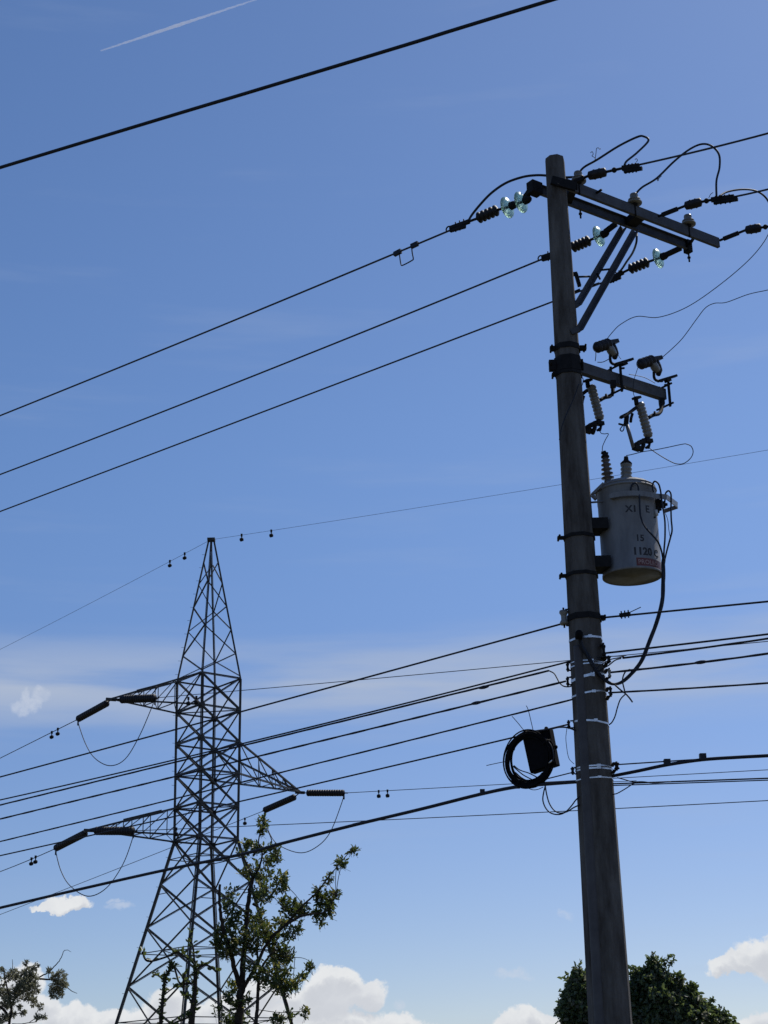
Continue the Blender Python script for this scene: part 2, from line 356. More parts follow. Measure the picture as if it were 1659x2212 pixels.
for (t0, t1, tp) in ((z1(925, 515), z1(695, 905), B0.lerp(B1, .56)), (z1(985, 530), z1(703, 1030), A0.lerp(A1, .48))):
    lo = aty(*t1, PC.y-.05+(.02 if tp.y > 13.8 else -.05)); hi = aty(*t0, tp.y)
    MB().angle(lo, hi, .050, .008, Vector((.6, -.8, 0))).bar(lo-Vector((.06, 0, .02)), lo+Vector((.015, 0, .01)), .03, .05).build('arm_brace', 'bracesteel', pole)
MB().bar(aty(1191, 389, 12.885), aty(1244, 404, 12.915), .03, .085).build('arm_gain_plate', 'darksteel', pole)
MB().cyl(aty(1205, 400, 12.80), aty(1205, 398, 12.92), .014, 8).build('arm_bolt', 'darksteel', pole)
# small bracket and steps between the braces
z3c = crop(2150, 1000, 600)
b = MB(); c3 = lambda x, y, Y=13.1: aty(*z3c(x, y), Y)
b.bar(c3(425, 265), c3(465, 400), .035, .03); b.bar(c3(400, 470), c3(470, 440), .02, .02); b.bar(c3(380, 270), c3(440, 262), .03, .03)
b.build('side_bracket', 'darksteel', pole)
# cutout arm
z7 = crop(2180, 1330, 580)
KZ = aty(*z7(400, 390), 12.98).z
K0 = atz(*z7(330, 365), KZ); K1 = atz(*z7(1385, 705), KZ)
kd = (K1-K0).normalized(); kn = Vector((kd.y, -kd.x, 0))
MB().channel(K0, K1, .105, .05, .007, -kn).build('equipment_arm', 'armsteel', pole)
def clampbar(px, top, bot, fwd=.03):
    b = MB(); p = onplane(*z7(px, (top+bot)/2), K0, (kd.x, kd.y)); zt_ = onplane(*z7(px, top), K0, (kd.x, kd.y)).z; zb_ = onplane(*z7(px, bot), K0, (kd.x, kd.y)).z
    c = p + kn*fwd; b.bar((c.x, c.y, zt_), (c.x, c.y, zb_), .035, .02); c2 = p-kn*.09; b.bar((c2.x, c2.y, zt_), (c2.x, c2.y, zb_), .03, .02)
    for zz in (zt_-.02, zb_+.02): b.cyl((c.x+kn.x*.04, c.y+kn.y*.04, zz), (c2.x-kn.x*.05, c2.y-kn.y*.05, zz), .010, 8)
    b.build('arm_clamp', 'darksteel', pole); return p
clampbar(842, 360, 680); clampbar(1395, 590, 850)

# ------------------------------------------------------------------ overhead wires
def wire(name, pts, A, d2, r, label, cat='power line', group=None, e0=0, e1=0, mat_='alum', deg=2, n=40, twist=0, pin=None):
    d = Vector((d2[0], d2[1])).normalized(); P = [onplane(x, y, A, d) for x, y in pts]
    if pin: P[0] = Vector(pin)
    s = [(Vector((p.x, p.y))-Vector((A[0], A[1]))).dot(d) for p in P]; z = [p.z for p in P]
    import numpy as np
    k = min(deg, len(pts)-1); c = np.polyfit(s, z, k)
    if k == 2 and c[0] < 0: c = np.polyfit(s, z, 1)
    s0, s1 = s[0], s[-1]; sg = 1 if s1 > s0 else -1
    s0 -= e0*sg; s1 += e1*sg; out = []
    res0 = z[0]-np.polyval(c, s[0])
    for i in range(n+1):
        q = s0+(s1-s0)*i/n; out.append(Vector((A[0]+d.x*q, A[1]+d.y*q, float(np.polyval(c, q)))))
    o = MB().tube(out, r, 8)
    if twist:
        for ph in (0, pi):
            m = int(abs(s1-s0)/.12); pp = []
            for i in range(m+1):
                f = i/m; q = s0+(s1-s0)*f; base = Vector((A[0]+d.x*q, A[1]+d.y*q, float(np.polyval(c, q)))); th = abs(q-s0)*2*pi/.7+ph
                nx = Vector((-d.y, d.x, 0)); pp.append(base+nx*cos(th)*twist+Vector((0, 0, 1))*sin(th)*twist)
            o.tube(pp, r*.8, 5)
    ob = o.build(name, mat_); tag(ob, label, cat, group); return out, ob
dL = Vector((-.782, .623)); dR = Vector((.90, -.436))
GL = 'conductors leaving the crossarms to the left'; GR = 'conductors leaving the crossarms to the right'
def along(pt, A, d2): return onplane(pt[0], pt[1], A, (d2.x, d2.y))
# left dead-end strings ------------------------------------------------
za = crop(1750, 600, 700); zb = crop(2250, 500, 822)
SG = 'strain insulator strings on the left side of the crossarms'
def ribbed(m, p0, p1, rc, rs, n, N=20):
    L = (p1-p0).length; pr = [(0, rc)]
    for i in range(n):
        a = L*(i+.1)/n; b_ = L*(i+.5)/n; c_ = L*(i+.9)/n; pr += [(a, rc), (b_-L*.08/n, rs), (b_+L*.12/n, rs*.97), (c_, rc)]
    pr.append((L, rc)); return m.lathe(p0, p1-p0, pr, N)
def glassdisc(p, ax, parent, r=.105):
    MB().lathe(p-ax*.035, ax, [(0, .03), (.004, .05), (.0, .062), (.010, .068), (.004, .083), (.012, .088), (.008, r-.006), (.014, r), (.026, r*.96), (.040, .065), (.052, .036)], 32).build('glass_disc', 'glass', parent)
    MB().lathe(p+ax*.012, ax, [(0, .030), (.01, .040), (.05, .038), (.075, .026), (.085, .014)], 16).build('metal_cap', 'darksteel', parent)
def left_string(A, rib0, rib1, discs, clamp, label):
    A = Vector(A); D2 = dL; pts = [along(q, A, D2) for q in (rib0, rib1, *discs)]
    r0, r1 = pts[0], pts[1]; ds = pts[2:]; ax = (r1-r0).normalized()
    t = thing('strain_insulator', tuple(A), label, 'insulator', SG)
    cl = along(clamp, A, D2)
    MB().tube([A]+ds+[r1, r0, cl], .013, 8).build('core_rod', 'darksteel', t)
    MB().bar(A+(ds[0]-A)*.2, A+(ds[0]-A)*.75, .045, .04).build('link', 'darksteel', t)
    ribbed(MB(), r0, r1, .030, .056, 5).build('ribbed_body', 'poly', t)
    for p in ds: glassdisc(p, ax, t)
    c = MB(); e = (cl-r0); c.bar(r0+e*.30, cl, .035, .035); c.bar(r0+e*.45-Vector((0, 0, .03)), cl-Vector((0, 0, .02)), .03, .045)
    a, u = frame(e); c.tube([cl+e.normalized()*.022+(e.normalized()*cos(q)*.026+u*sin(q)*.026) for q in [i*pi/5 for i in range(10)]], .008, 6, closed=True)
    for f in (.5, .65, .8): c.cyl(r0+e*f+Vector((0, 0, .045)), r0+e*f-Vector((0, 0, .06)), .007, 6)
    c.build('dead_end_clamp', 'darksteel', t)
    return r0, cl
S1 = left_string(B0+ad*.02, za(380, 648), za(570, 568), [za(805, 490), za(675, 540)], za(120, 742), 'glass and ribbed insulator string left of the pole top with two bright discs')
S2 = left_string(B0.lerp(B1, .545), zb(78, 990), zb(220, 930), [zb(305, 893)], (1171, 556), 'glass and ribbed insulator string just right of the pole with one disc')
S3 = left_string(B1-ad*.05, zb(540, 1165), zb(692, 1105), [zb(785, 1072)], z1(862, 775), 'glass and ribbed insulator string under the outer end of the crossarms')
w1, _ = wire('line_conductor', [(971, 497), (905, 527), (742.6, 594), (378, 744.3), (0, 898)], S1[1], dL, .0095, 'topmost conductor sloping left from the double disc insulator', group=GL, e1=14)
wire('line_conductor', [(1171, 560), (810, 706.6), (378, 879.2), (0, 1025)], S2[1], dL, .0095, 'middle of three conductors, meeting the pole left of the crossarm brace', group=GL, e1=14)
wire('line_conductor', [z1(862, 780), (1191, 651.5), (810, 798.5), (492.6, 918), (0, 1105)], S3[1], dL, .0095, 'lowest of three upper conductors passing behind the pole below the insulators', group=GL, e1=14)
# square wire loop clipped on the first conductor
zl = crop(1500, 950, 500); st = MB(); A_ = S1[1]; q = lambda x, y: along(zl(x, y), A_, dL)
for (a, b_) in (((255, 225), (345, 178)), ((480, 120), (570, 78))): st.bar(q(*a), q(*b_), .03, .045)
st.tube(smooth([q(322, 200), q(330, 270), q(345, 355), q(370, 368), q(490, 305), q(508, 280), q(495, 210), q(488, 140)], 4), .0065, 6)
tag(st.build('stirrup_clamp', 'wire'), 'square wire stirrup clipped under the topmost conductor', 'clamp')

# right dead-ends --------------------------------------------------------
RG = 'dark ribbed dead-end insulators on the right side of the crossarms'
def right_string(A, rib0, rib1, k0, k1, label, n=3, clamp=True):
    A = Vector(A); r0, r1 = along(rib0, A, dR), along(rib1, A, dR); c0, c1 = along(k0, A, dR), along(k1, A, dR)
    t = thing('dead_end_insulator', tuple(A), label, 'insulator', RG)
    MB().tube([A, r0, r1, c0], .013, 8).build('core_rod', 'darksteel', t)
    MB().bar(A+(r0-A)*.15, A+(r0-A)*.75, .03, .035).build('link', 'darksteel', t)
    MB().ball((r1+c0)/2, .026).build('eye_nut', 'darksteel', t)
    L = (r1-r0).length; MB().lathe(r0, r1-r0, [(0, .018), (.012, .040), (L*.3, .044), (L*.34, .050), (L*.42, .044), (L*.6, .044), (L*.64, .050), (L*.72, .044), (L-.012, .042), (L, .018)], 18).build('ribbed_body', 'poly', t)
    if clamp:
        c = MB().bar(c0, c1, .035, .04); e = c1-c0
        for f in (.2, .4, .6, .8): c.cyl(c0+e*f+Vector((0, 0, .035)), c0+e*f-Vector((0, 0, .06)), .008, 6)
        c.bar(c0+e*.1-Vector((0, 0, .035)), c1+e*.15-Vector((0, 0, .03)), .03, .03); c.build('dead_end_clamp', 'darksteel', t)
    return r1, c1
R1 = right_string(A0.lerp(A1, .10)+an*.03, zb(205, 412), zb(355, 378), zb(480, 350), zb(620, 330), 'dark dead-end insulator at the top right of the pole')
R2 = right_string(A0.lerp(A1, .60)+an*.03, zb(985, 655), zb(1125, 620), zb(1200, 605), zb(1385, 580), 'dark dead-end insulator above the middle of the crossarms')
R3 = right_string(A1-ad*.03+an*.03, zb(1475, 850), zb(1605, 828), (1662, 489), (1720, 475), 'dark dead-end insulator beyond the outer tip of the crossarms')
wire('line_conductor', [zb(600, 325), (1450, 340.3), (1659, 288)], R1[1], dR, .0095, 'conductor rising to the right from the top of the pole', group=GR, e1=5)
wire('line_conductor', [zb(1370, 583), (1620, 418), (1659, 409)], R2[1], dR, .0095, 'conductor leaving the frame right of the middle dead-end insulator', group=GR, e1=5)
wire('line_conductor', [(1715, 476), (1760, 466), (1800, 457)], R3[1], dR, .0095, 'conductor held by the outermost dead-end insulator just outside the frame', group=GR, e1=4)

# pin insulators --------------------------------------------------------------
PG = 'grey porcelain pin insulators standing on the crossarm'
pin_tops = []
for (q, lab) in (((125, 395), 'pin insulator beside the top of the pole'), ((575, 560), 'grey pin insulator on the middle of the crossarm with a loop wire'), ((1010, 735), 'grey pin insulator near the outer end of the crossarm')):
    p = onplane(*zb(*q), A0, (ad.x, ad.y)); base = Vector((p.x, p.y, ZX+.05))
    t = thing('pin_insulator', tuple(base), lab, 'insulator', PG)
    MB().cyl(base-Vector((0, 0, .12)), base+Vector((0, 0, .04)), .011, 10).cyl(base, base+Vector((0, 0, .014)), .028, 12).build('steel_pin', 'darksteel', t)
    MB().lathe(base+Vector((0, 0, .016)), (0, 0, 1), [(0, .035), (.0, .072), (.012, .074), (.03, .045), (.034, .060), (.045, .060), (.062, .036), (.068, .040), (.082, .030), (.088, .040), (.105, .036), (.112, .015)], 24).build('porcelain_body', 'porc', t)
    pin_tops.append(base+Vector((0, 0, .10)))
# jumpers ---------------------------------------------------------------------
def loopwire(name, pts, r, label, cat='wire', m='wire', group=None, k=7, n=8):
    o = MB().tube(smooth(pts, k), r, n).build(name, m); return tag(o, label, cat, group)
def pj(lst, cr_, Y0, Y1):                            # picture points with depth running from Y0 to Y1
    n = len(lst); return [aty(*(cr_(*p) if cr_ else p), Y0+(Y1-Y0)*i/(n-1)) for i, p in enumerate(lst)]
JG = 'looped jumper cables over the crossarms'
loopwire('jumper_cable', [pin_tops[0]]+pj([(175, 340), (280, 280), (450, 172), (600, 98), (655, 92), (693, 128), (600, 225), (520, 290), (500, 325)], zb, 13.15, R1[1].y+.05), .0105, 'tall pointed jumper loop above the top of the pole', group=JG)
loopwire('jumper_cable', [pin_tops[1]]+pj([(640, 505), (760, 430), (900, 295), (1020, 200), (1120, 155), (1200, 168), (1262, 235), (1268, 340), (1243, 450), (1243, 580)], zb, pin_tops[1].y, R2[1].y), .0105, 'wide arched jumper loop rising from the middle pin insulator', group=JG)
loopwire('jumper_cable', pj([(1265, 575), (1330, 540), (1450, 520), (1560, 532), (1640, 585), (1690, 680), (1720, 790)], zb, R2[1].y, R3[1].y+.1), .0095, 'shallow jumper arch reaching the right edge above the outermost insulator', group=JG)
loopwire('jumper_cable', [S1[0]+(S1[1]-S1[0])*.35]+pj([(330, 610), (420, 500), (520, 400), (650, 312), (800, 258), (920, 240), (1030, 242), (1150, 260)], za, S1[1].y-.1, 13.3)+[pin_tops[0]+Vector((0, .05, 0))], .0125, 'thick jumper arching into the pole top from the left conductor', group=JG)
loopwire('jumper_cable', [aty(*z1(1000, 545), 13.95)]+pj([(998, 590), (980, 640), (950, 685), (915, 735)], z1, 13.9, S3[1].y-.1)+[S3[1]], .011, 'short bent jumper hanging under the crossarms beside the braces', group=JG)
for lst, lab in (([(225, 225), (240, 215), (248, 235), (238, 250), (262, 265), (265, 285)], 'small curl of tie wire left of the upright one over the first jumper'), ([(262, 285), (270, 230), (275, 190), (290, 185), (300, 195), (308, 190)], 'upright bent tie wire end above the first jumper loop'),
                 ([(595, 300), (605, 285), (595, 270), (585, 280)], 'tie wire hook on top of the right dead-end clamp'), ([(760, 440), (775, 432), (775, 448), (765, 445), (800, 410)], 'tie wire knot below the wide arched jumper'), ([(1180, 590), (1195, 560), (1215, 545)], 'tie wire end sticking up beside the middle dead-end clamp')):
    tag(MB().tube(smooth(pj(lst, zb, 13.15, 13.1), 4), .0032, 5).build('tie_wire', 'wire'), lab, 'wire', 'thin curled ends of tie wire by the jumper loops')
MB_ = MB()
for a, b_ in (((455, 297), (575, 293)), ((700, 222), (800, 212)), ((660, 260), (690, 320)), ((580, 400), (680, 368))): MB().tube([c3(*a, 13.2), c3(*b_, 13.3)], .010, 8).build('spacer_rod', 'darksteel', pole)
MB_.tube(smooth([c3(455, 600), c3(485, 605), c3(490, 575), c3(480, 560)], 4), .004, 6)
MB_.build('wire_loop', 'darksteel', pole)

# fuse cutouts --------------------------------------------------------------
def kp(x, y, off=.0): return onplane(*z7(x, y), K0+kn*off, (kd.x, kd.y))
FG = 'fuse cutouts hanging from the equipment arm'
def cutout(dx, dy, label, open_):
    off = .16 if open_ else -.16; e_ = 1 if open_ else -.6; P = lambda x, y, o=off: kp(x+dx, y+dy, o)
    t = thing('fuse_cutout', tuple(P(1100, 780, .05)), label, 'fuse cutout', FG)
    top, bot = P(1080, 800), P(1190, 1205); L = (bot-top).length; pr = [(0, .020), (.008, .034)]
    n = 9
    for i in range(n): a = .015+(L-.03)*i/n; h = (L-.03)/n; pr += [(a, .036), (a+h*.2, .042), (a+h*.65, .042), (a+h*.85, .036)]
    MB().lathe(top, bot-top, pr+[(L-.008, .034), (L, .022)], 22).build('porcelain_body', 'porc', t)
    MB().tube(smooth([P(1185, 975, off), P(1240, 945, off-.02), P(1300, 930, off-.05), P(1330, 890, off-.08), P(1335, 830, off-.11), P(1335, 760, off-.13)], 5), .017, 8).tube([P(1250, 955), P(1255, 905)], .010, 8).box(P(1335, 790, .03), .05, .05, .06).build('support_bracket', 'darksteel', t)
    h = MB(); h.tube([P(1050, 830), P(1040, 765)], .020, 10).bar(P(1015, 752), P(1080, 745), .05, .02).tube([P(1040, 860), P(950, 930, off+.04*e_), P(870, 970, off+.08*e_)], .016, 8)
    h.bar(P(1040, 870), P(875, 972, off+.08*e_), .045, .012).tube([P(1000, 930), P(985, 980), P(980, 1025)], .013, 8).bar(P(935, 960, off+.06*e_), P(925, 1060, off+.06*e_), .04, .04)
    h.build('contact_hood', 'darksteel', t)
    lo = MB(); lo.tube([P(1180, 1205), P(1150, 1230), P(1070, 1265), P(1020, 1310, off+.05*e_)], .022, 8).tube([P(1130, 1220), P(1125, 1290), P(1100, 1355)], .019, 8).bar(P(1140, 1235), P(1215, 1245), .05, .035).tube([P(1200, 1250), P(1190, 1300), P(1155, 1320)], .012, 8).bar(P(1015, 1310, off+.05*e_), P(1085, 1335, off+.05*e_), .05, .04)
    lo.ball(P(1180, 1310), .018).ball(P(1050, 1290, off+.04*e_), .03)
    lo.build('lower_hinge', 'darksteel', t)
    if open_:
        MB().cyl(P(935, 1050, off+.07), P(1010, 1315, off+.06*e_), .016, 12).build('fuse_tube', 'galv', t)
        MB().tube(smooth([P(905, 1060, off+.07), P(900, 1110, off+.07), P(878, 1130, off+.07), P(860, 1105, off+.07), P(890, 1065, off+.07)], 4), .005, 6).tube([P(845, 1045, off+.07), P(880, 1055, off+.07), P(930, 1060, off+.07)], .009, 6).build('pull_ring', 'darksteel', t)
    else:
        MB().cyl(P(905, 1050, off-.05), P(975, 1300, off-.05), .016, 12).build('fuse_tube', 'galv', t)
    return t
cutout(0, 0, 'outer fuse cutout with its tube fully visible, hanging at the arm end', True)
cutout(-556, -200, 'inner fuse cutout hanging close against the right side of the pole', False)
# surge arresters ----------------------------------------------------------------
AG = 'surge arresters standing on the equipment arm'
def arrester(dx, dy, label, base):
    off = .10; P = lambda x, y, o=off: kp(x+dx, y+dy, o)
    t = thing('surge_arrester', tuple(P(*base, .03)), label, 'surge arrester', AG)
    p0, p1 = P(585, 175), P(735, 125); m = MB(); ribbed(m, p0, p1, .040, .052, 4, 22); m.lathe(p0-(p1-p0).normalized()*.02, p1-p0, [(0, .012), (.02, .04)], 16); m.build('ribbed_body', 'poly', t)
    m = MB().bar(P(735, 115), P(825, 100), .05, .035); m.tube([P(770, 130), P(800, 190), P(815, 240), P(795, 290)], .024, 8); m.build('terminal_cap', 'poly', t)
    b_ = MB(); p2, p3 = P(725, 150), P(790, 265); b_.lathe(p2, p3-p2, [(0, .025), (.01, .036), (.05, .040), (.09, .036), ((p3-p2).length, .022)], 16); b_.build('porcelain_neck', 'porc', t)
    s_ = MB().tube(smooth([P(745, 260), P(750, 330, off-.02), P(780, 360, off-.05), P(840, 365, off-.07)], 5), .013, 8); s_.bar(P(800, 365, .05), P(1000, 305, .05), .035, .022); s_.bar(P(880, 360, .05), P(925, 345, .05), .04, .04); s_.tube([P(870, 410, .05), P(905, 408, .05)], .010, 6)
    s_.build('bracket', 'darksteel', t)
arrester(0, 0, 'inner surge arrester on the arm close to the pole', (842, 380))
arrester(500, 190, 'outer surge arrester on the arm near its far end', (890, 400))
# thin lead wires ------------------------------------------------------------------
LG = 'thin bare lead wires around the transformer and cutouts'
def lead(pts, Y0, Y1, cr_, label, r=.0036, grp=LG): return loopwire('lead_wire', pj(pts, cr_, Y0, Y1), r, label, 'wire', 'wire', grp, 7, 6)
lead([(850, 1075), (880, 1038), (920, 1000), (1000, 961), (1110, 965), (1250, 915), (1400, 815), (1550, 690), (1640, 585), (1690, 480)], 13.1, 12.3, z1, 'thin tap wire curving from the inner arrester up to the right edge')
lead([(1118, 1175), (1172, 1128), (1230, 1070), (1300, 975), (1345, 918), (1390, 895), (1450, 890), (1560, 850), (1659, 828), (1800, 795)], 13.4, 12.4, z1, 'thin tap wire from the outer arrester bending towards the right edge')
lead([(580, 205), (582, 260), (575, 325)], 13.15, 13.1, z7, 'short vertical lead under the inner arrester')
lead([(600, 340), (660, 338), (720, 310), (745, 290)], 13.1, 13.1, z7, 'short curved lead joining the inner arrester to the arm')
lead([(830, 240), (850, 280), (870, 305)], 13.15, 13.15, z7, 'tiny lead at the right of the inner arrester', .0025)
lead([(1065, 395), (1040, 470), (1015, 560), (1010, 680), (1025, 740)], 13.3, 13.3, z7, 'thin lead dropping from the outer arrester past the arm to the outer cutout', .003)
lead([(960, 478), (1060, 495), (1150, 520), (1260, 580)], 13.35, 13.5, z7, 'thin lead lying along the top of the equipment arm', .003)
lead([(415, 515), (435, 530), (430, 590), (412, 615)], 12.85, 12.85, z7, 'small wire loop on the right edge of the pole under the arm', .004)
lead([(625, 1105), (640, 1150), (680, 1160), (725, 1160), (690, 1230), (660, 1300), (655, 1360)], 12.98, 13.05, z7, 'hooked lead dropping from the inner cutout to the taller bushing')
zq = crop(2500, 1750, 400)
lead([(410, 180), (470, 225), (600, 310), (740, 390), (860, 438), (980, 428), (1090, 340), (1130, 240), (1100, 150), (1030, 112), (960, 110), (700, 165), (470, 210), (300, 235), (120, 280), (20, 300)], 13.2, 13.1, zq, 'teardrop loop of lead wire from the outer cutout to the short bushing', .0042)
lead([(385, 590), (350, 700), (300, 820), (240, 950), (190, 1090), (165, 1230)], 12.80, 12.80, z7, 'ground lead running down the face of the pole below the arm', .006, None)

# ------------------------------------------------------------------ transformer
TY = 13.12
bt, tp_ = aty(1362, 1247, TY), aty(1356, 1060, TY)
TC = Vector(((bt.x+tp_.x)/2, TY, bt.z)); TH = tp_.z-bt.z; TR = .250
tr = thing('transformer', tuple(TC), 'pale grey cylindrical transformer bolted to the right side of the concrete pole', 'transformer')
MB().lathe(TC, (0, 0, 1), [(0.012, TR*.97), (0, TR*1.0), (0, TR*1.012), (.02, TR*1.012), (.024, TR), (TH*.5, TR), (TH*.82, TR*1.0), (TH*.835, TR*1.01), (TH-.03, TR*1.012), (TH-.028, TR*1.018), (TH-.004, TR*1.018), (TH, TR*1.01)], 72).build('tank', 'tank', tr)
MB().lathe(TC+Vector((0, 0, .004)), (0, 0, 1), [(0, TR*.975), (.006, TR*.96)], 48).build('tank_underside', 'tankb', tr)
lid = MB().lathe(TC+Vector((0, 0, TH)), (0, 0, 1), [(0, TR*1.0), (.012, TR*1.02), (.02, TR*.98), (.05, TR*.80), (.068, TR*.5), (.074, .02)], 60)
lid.build('lid', 'tank', tr)
MB().tube([TC+Vector((cos(a)*TR*1.022, sin(a)*TR*1.022, TH-.018)) for a in [i*2*pi/48 for i in range(48)]], .010, 6, closed=True).build('lid_band', 'tank', tr)
lug = MB(); lx = TC+Vector((-TR*1.02, -.10, TH-.02)); lug.bar(lx+Vector((.05, 0, .05)), lx+Vector((-.055, 0, -.05)), .05, .022); lug.bar(lx+Vector((-.055, 0, -.05)), lx+Vector((-.02, 0, -.09)), .05, .02); lug.cyl(lx+Vector((-.065, -.02, -.125)), lx+Vector((.03, -.02, -.12)), .009, 8)
lug.build('lifting_lug', 'tank', tr)
for (py0, py1) in ((1124, 1147), (1206, 1230)):
    zt_, zb_ = aty(1290, py0, 13.0).z, aty(1290, py1, 13.0).z; b = MB(); zc = (zt_+zb_)/2; h = zt_-zb_
    xl = PC.x+prad(zc)*.4; xr = TC.x-TR*.80
    b.box(((xl+xr)/2, 12.93, zc), xr-xl, .012, h); b.box(((xl+xr)/2, 13.13, zc), xr-xl, .012, h); b.box(((xl+xr)/2, 13.03, zt_-.008), xr-xl-.01, .19, .01); b.box(((xl+xr)/2, 13.03, zb_+.008), xr-xl-.01, .19, .01)
    b.build('mounting_bracket', 'darksteel', tr)
# high voltage bushings
bh = MB(); p0, p1 = aty(*crop(2100, 1250, 972)(567, 1150), 13.05), aty(*crop(2100, 1250, 972)(543, 950), 13.05)
L = (p1-p0).length; pr = [(-.03, .04), (0, .034)]
for i in range(5): a = L*(.04+.15*i); rs = .056-.004*i; pr += [(a, .026), (a+L*.045, rs), (a+L*.065, rs), (a+L*.10, .026)]
bu = bh.lathe(p0, p1-p0, pr+[(L*.80, .024), (L*.82, .024)], 24).build('tall_bushing', 'porcb', tr)
MB().lathe(p0+(p1-p0)*.80, p1-p0, [(0, .036), (L*.04, .036), (L*.14, .016), (L*.22, .013)], 14).bar(p1-Vector((.03, 0, 0.01)), p1+Vector((.03, 0, -.02)), .02, .02).build('terminal', 'darksteel', bu)
p0, p1 = aty(*crop(2100, 1250, 972)(692, 1150), 13.08), aty(*crop(2100, 1250, 972)(690, 985), 13.08); L = (p1-p0).length
pr = [(-.04, .05), (0, .048)]
for i in range(4): a = L*(.08+.16*i); pr += [(a, .041), (a+L*.06, .050), (a+L*.09, .050), (a+L*.14, .041)]
bu = MB().lathe(p0, p1-p0, pr+[(L*.72, .036)], 24).build('short_bushing', 'porc', tr)
MB().lathe(p0+(p1-p0)*.70, p1-p0, [(0, .052), (L*.03, .050), (L*.16, .022), (L*.30, .018)], 16).build('terminal', 'darksteel', bu)
# low voltage guard bar
z4 = crop(2350, 1850, 400)
def strip(m, pts, w, t=.006):
    for a, b_ in zip(pts[:-1], pts[1:]): m.bar(a, b_, t, w)
gb = MB(); arc = [TC+Vector((cos(a)*(TR+.045), sin(a)*(TR+.045), 0)) for a in [radians(-125+i*7) for i in range(12)]]
zg = aty(*z4(760, 525), 12.85).z
arc = [Vector((p.x, p.y, zg)) for p in arc]; 
e1 = aty(*z4(1310, 570), 12.98); e2 = aty(*z4(1490, 705), 13.10); e3 = aty(*z4(1270, 790), 13.2)
strip(gb, arc+[e1], .045); 
gb.bar(arc[0], TC+Vector((cos(radians(-125))*TR, sin(radians(-125))*TR, zg-TC.z)), .03, .04)
gb.build('guard_bar', 'tank', tr)
gb = MB(); strip(gb, [e1, e2], .05, .008); gb.build('guard_bar_end', 'white', tr)
gb = MB(); strip(gb, [e2-Vector((0, 0, .015)), e3-Vector((0, 0, .01))], .035, .008); gb.build('guard_bar_return', 'tank', tr)
# low voltage terminals
for (x, y) in ((740, 600), (1180, 640), (1270, 700), (1170, 780)):
    a = aty(*z4(x, y), 12.92 if x < 1000 else 13.03); s_ = MB(); inn = Vector((TC.x, TC.y, a.z)); dd = (inn-a).normalized()
    s_.lathe(a+dd*.07, -dd, [(0, .030), (.02, .034), (.03, .024), (.05, .030), (.06, .02), (.09, .014), (.10, .012)], 14); s_.bar(a+Vector((0, 0, .03)), a-Vector((0, 0, .03)), .022, .02)
    s_.build('low_voltage_terminal', 'darksteel', tr)
MB().cyl(aty(*z4(1135, 790), 12.99), aty(*z4(1150, 880), 12.99), .014, 10).build('sight_plug', 'white', tr)
MB().tube(smooth([aty(*z4(x, y), 12.97) for x, y in ((1130, 905), (1090, 925), (1075, 990))], 3), .008, 6).build('tank_handle', 'darksteel', tr)
# lettering wrapped on the tank
camdir = atan2(CAM.y-TC.y, CAM.x-TC.x)
def wrap_text(txt, px, py, size, name, m, rad_add=.0012, bold=.0):
    cu_ = bpy.data.curves.new('t', 'FONT'); cu_.body = txt; cu_.size = size; cu_.offset = bold; cu_.resolution_u = 3
    o = bpy.data.objects.new('t', cu_); COL.objects.link(o); bpy.context.view_layer.update()
    me0 = o.evaluated_get(bpy.context.evaluated_depsgraph_get()).to_mesh()
    V_ = [tuple(v.co) for v in me0.vertices]; F_ = [tuple(p.vertices) for p in me0.polygons]
    o.to_mesh_clear(); bpy.data.objects.remove(o); bpy.data.curves.remove(cu_)
    zz = aty(px, py, TC.y-TR).z; cx = 1359; a0 = asin(max(-.99, min(.99, (px-cx)/63.5)))
    out = []
    for (x, y, _) in V_:
        th = camdir + a0 + x/TR; out.append((TC.x+cos(th)*(TR+rad_add), TC.y+sin(th)*(TR+rad_add), zz+y))
    b = MB(); b.add(out, F_); return b.build(name, m, tr)
wrap_text('1120 C', *z4(722, 1525), .090, 'stencil_lettering', 'letter', bold=.0035)
wrap_text('15', *z4(785, 1298), .080, 'stencil_lettering', 'letter', bold=.002)
wrap_text('X1', *z4(662, 815), .080, 'stencil_lettering', 'letter', bold=.003)
wrap_text('E', *z4(985, 800), .090, 'stencil_lettering', 'letter', bold=.002)
# red sticker
lb = MB(); zt_, zb_ = aty(*z4(900, 1575), TC.y-TR).z, aty(*z4(900, 1725), TC.y-TR).z; k_ = 16
a0 = asin((z4(782, 0)[0]-1360)/63); vs = []
for i in range(k_+1):
    th = camdir+a0+1.15*i/k_
    for z in (zb_, zt_): vs.append((TC.x+cos(th)*(TR+.0012), TC.y+sin(th)*(TR+.0012), z))
lb.add(vs, [(2*i, 2*i+2, 2*i+3, 2*i+1) for i in range(k_)]); lb.build('red_sticker', 'red', tr)
wrap_text('PROLEC', *z4(800, 1678), .054, 'sticker_lettering', 'redtxt', .0026, .0008)
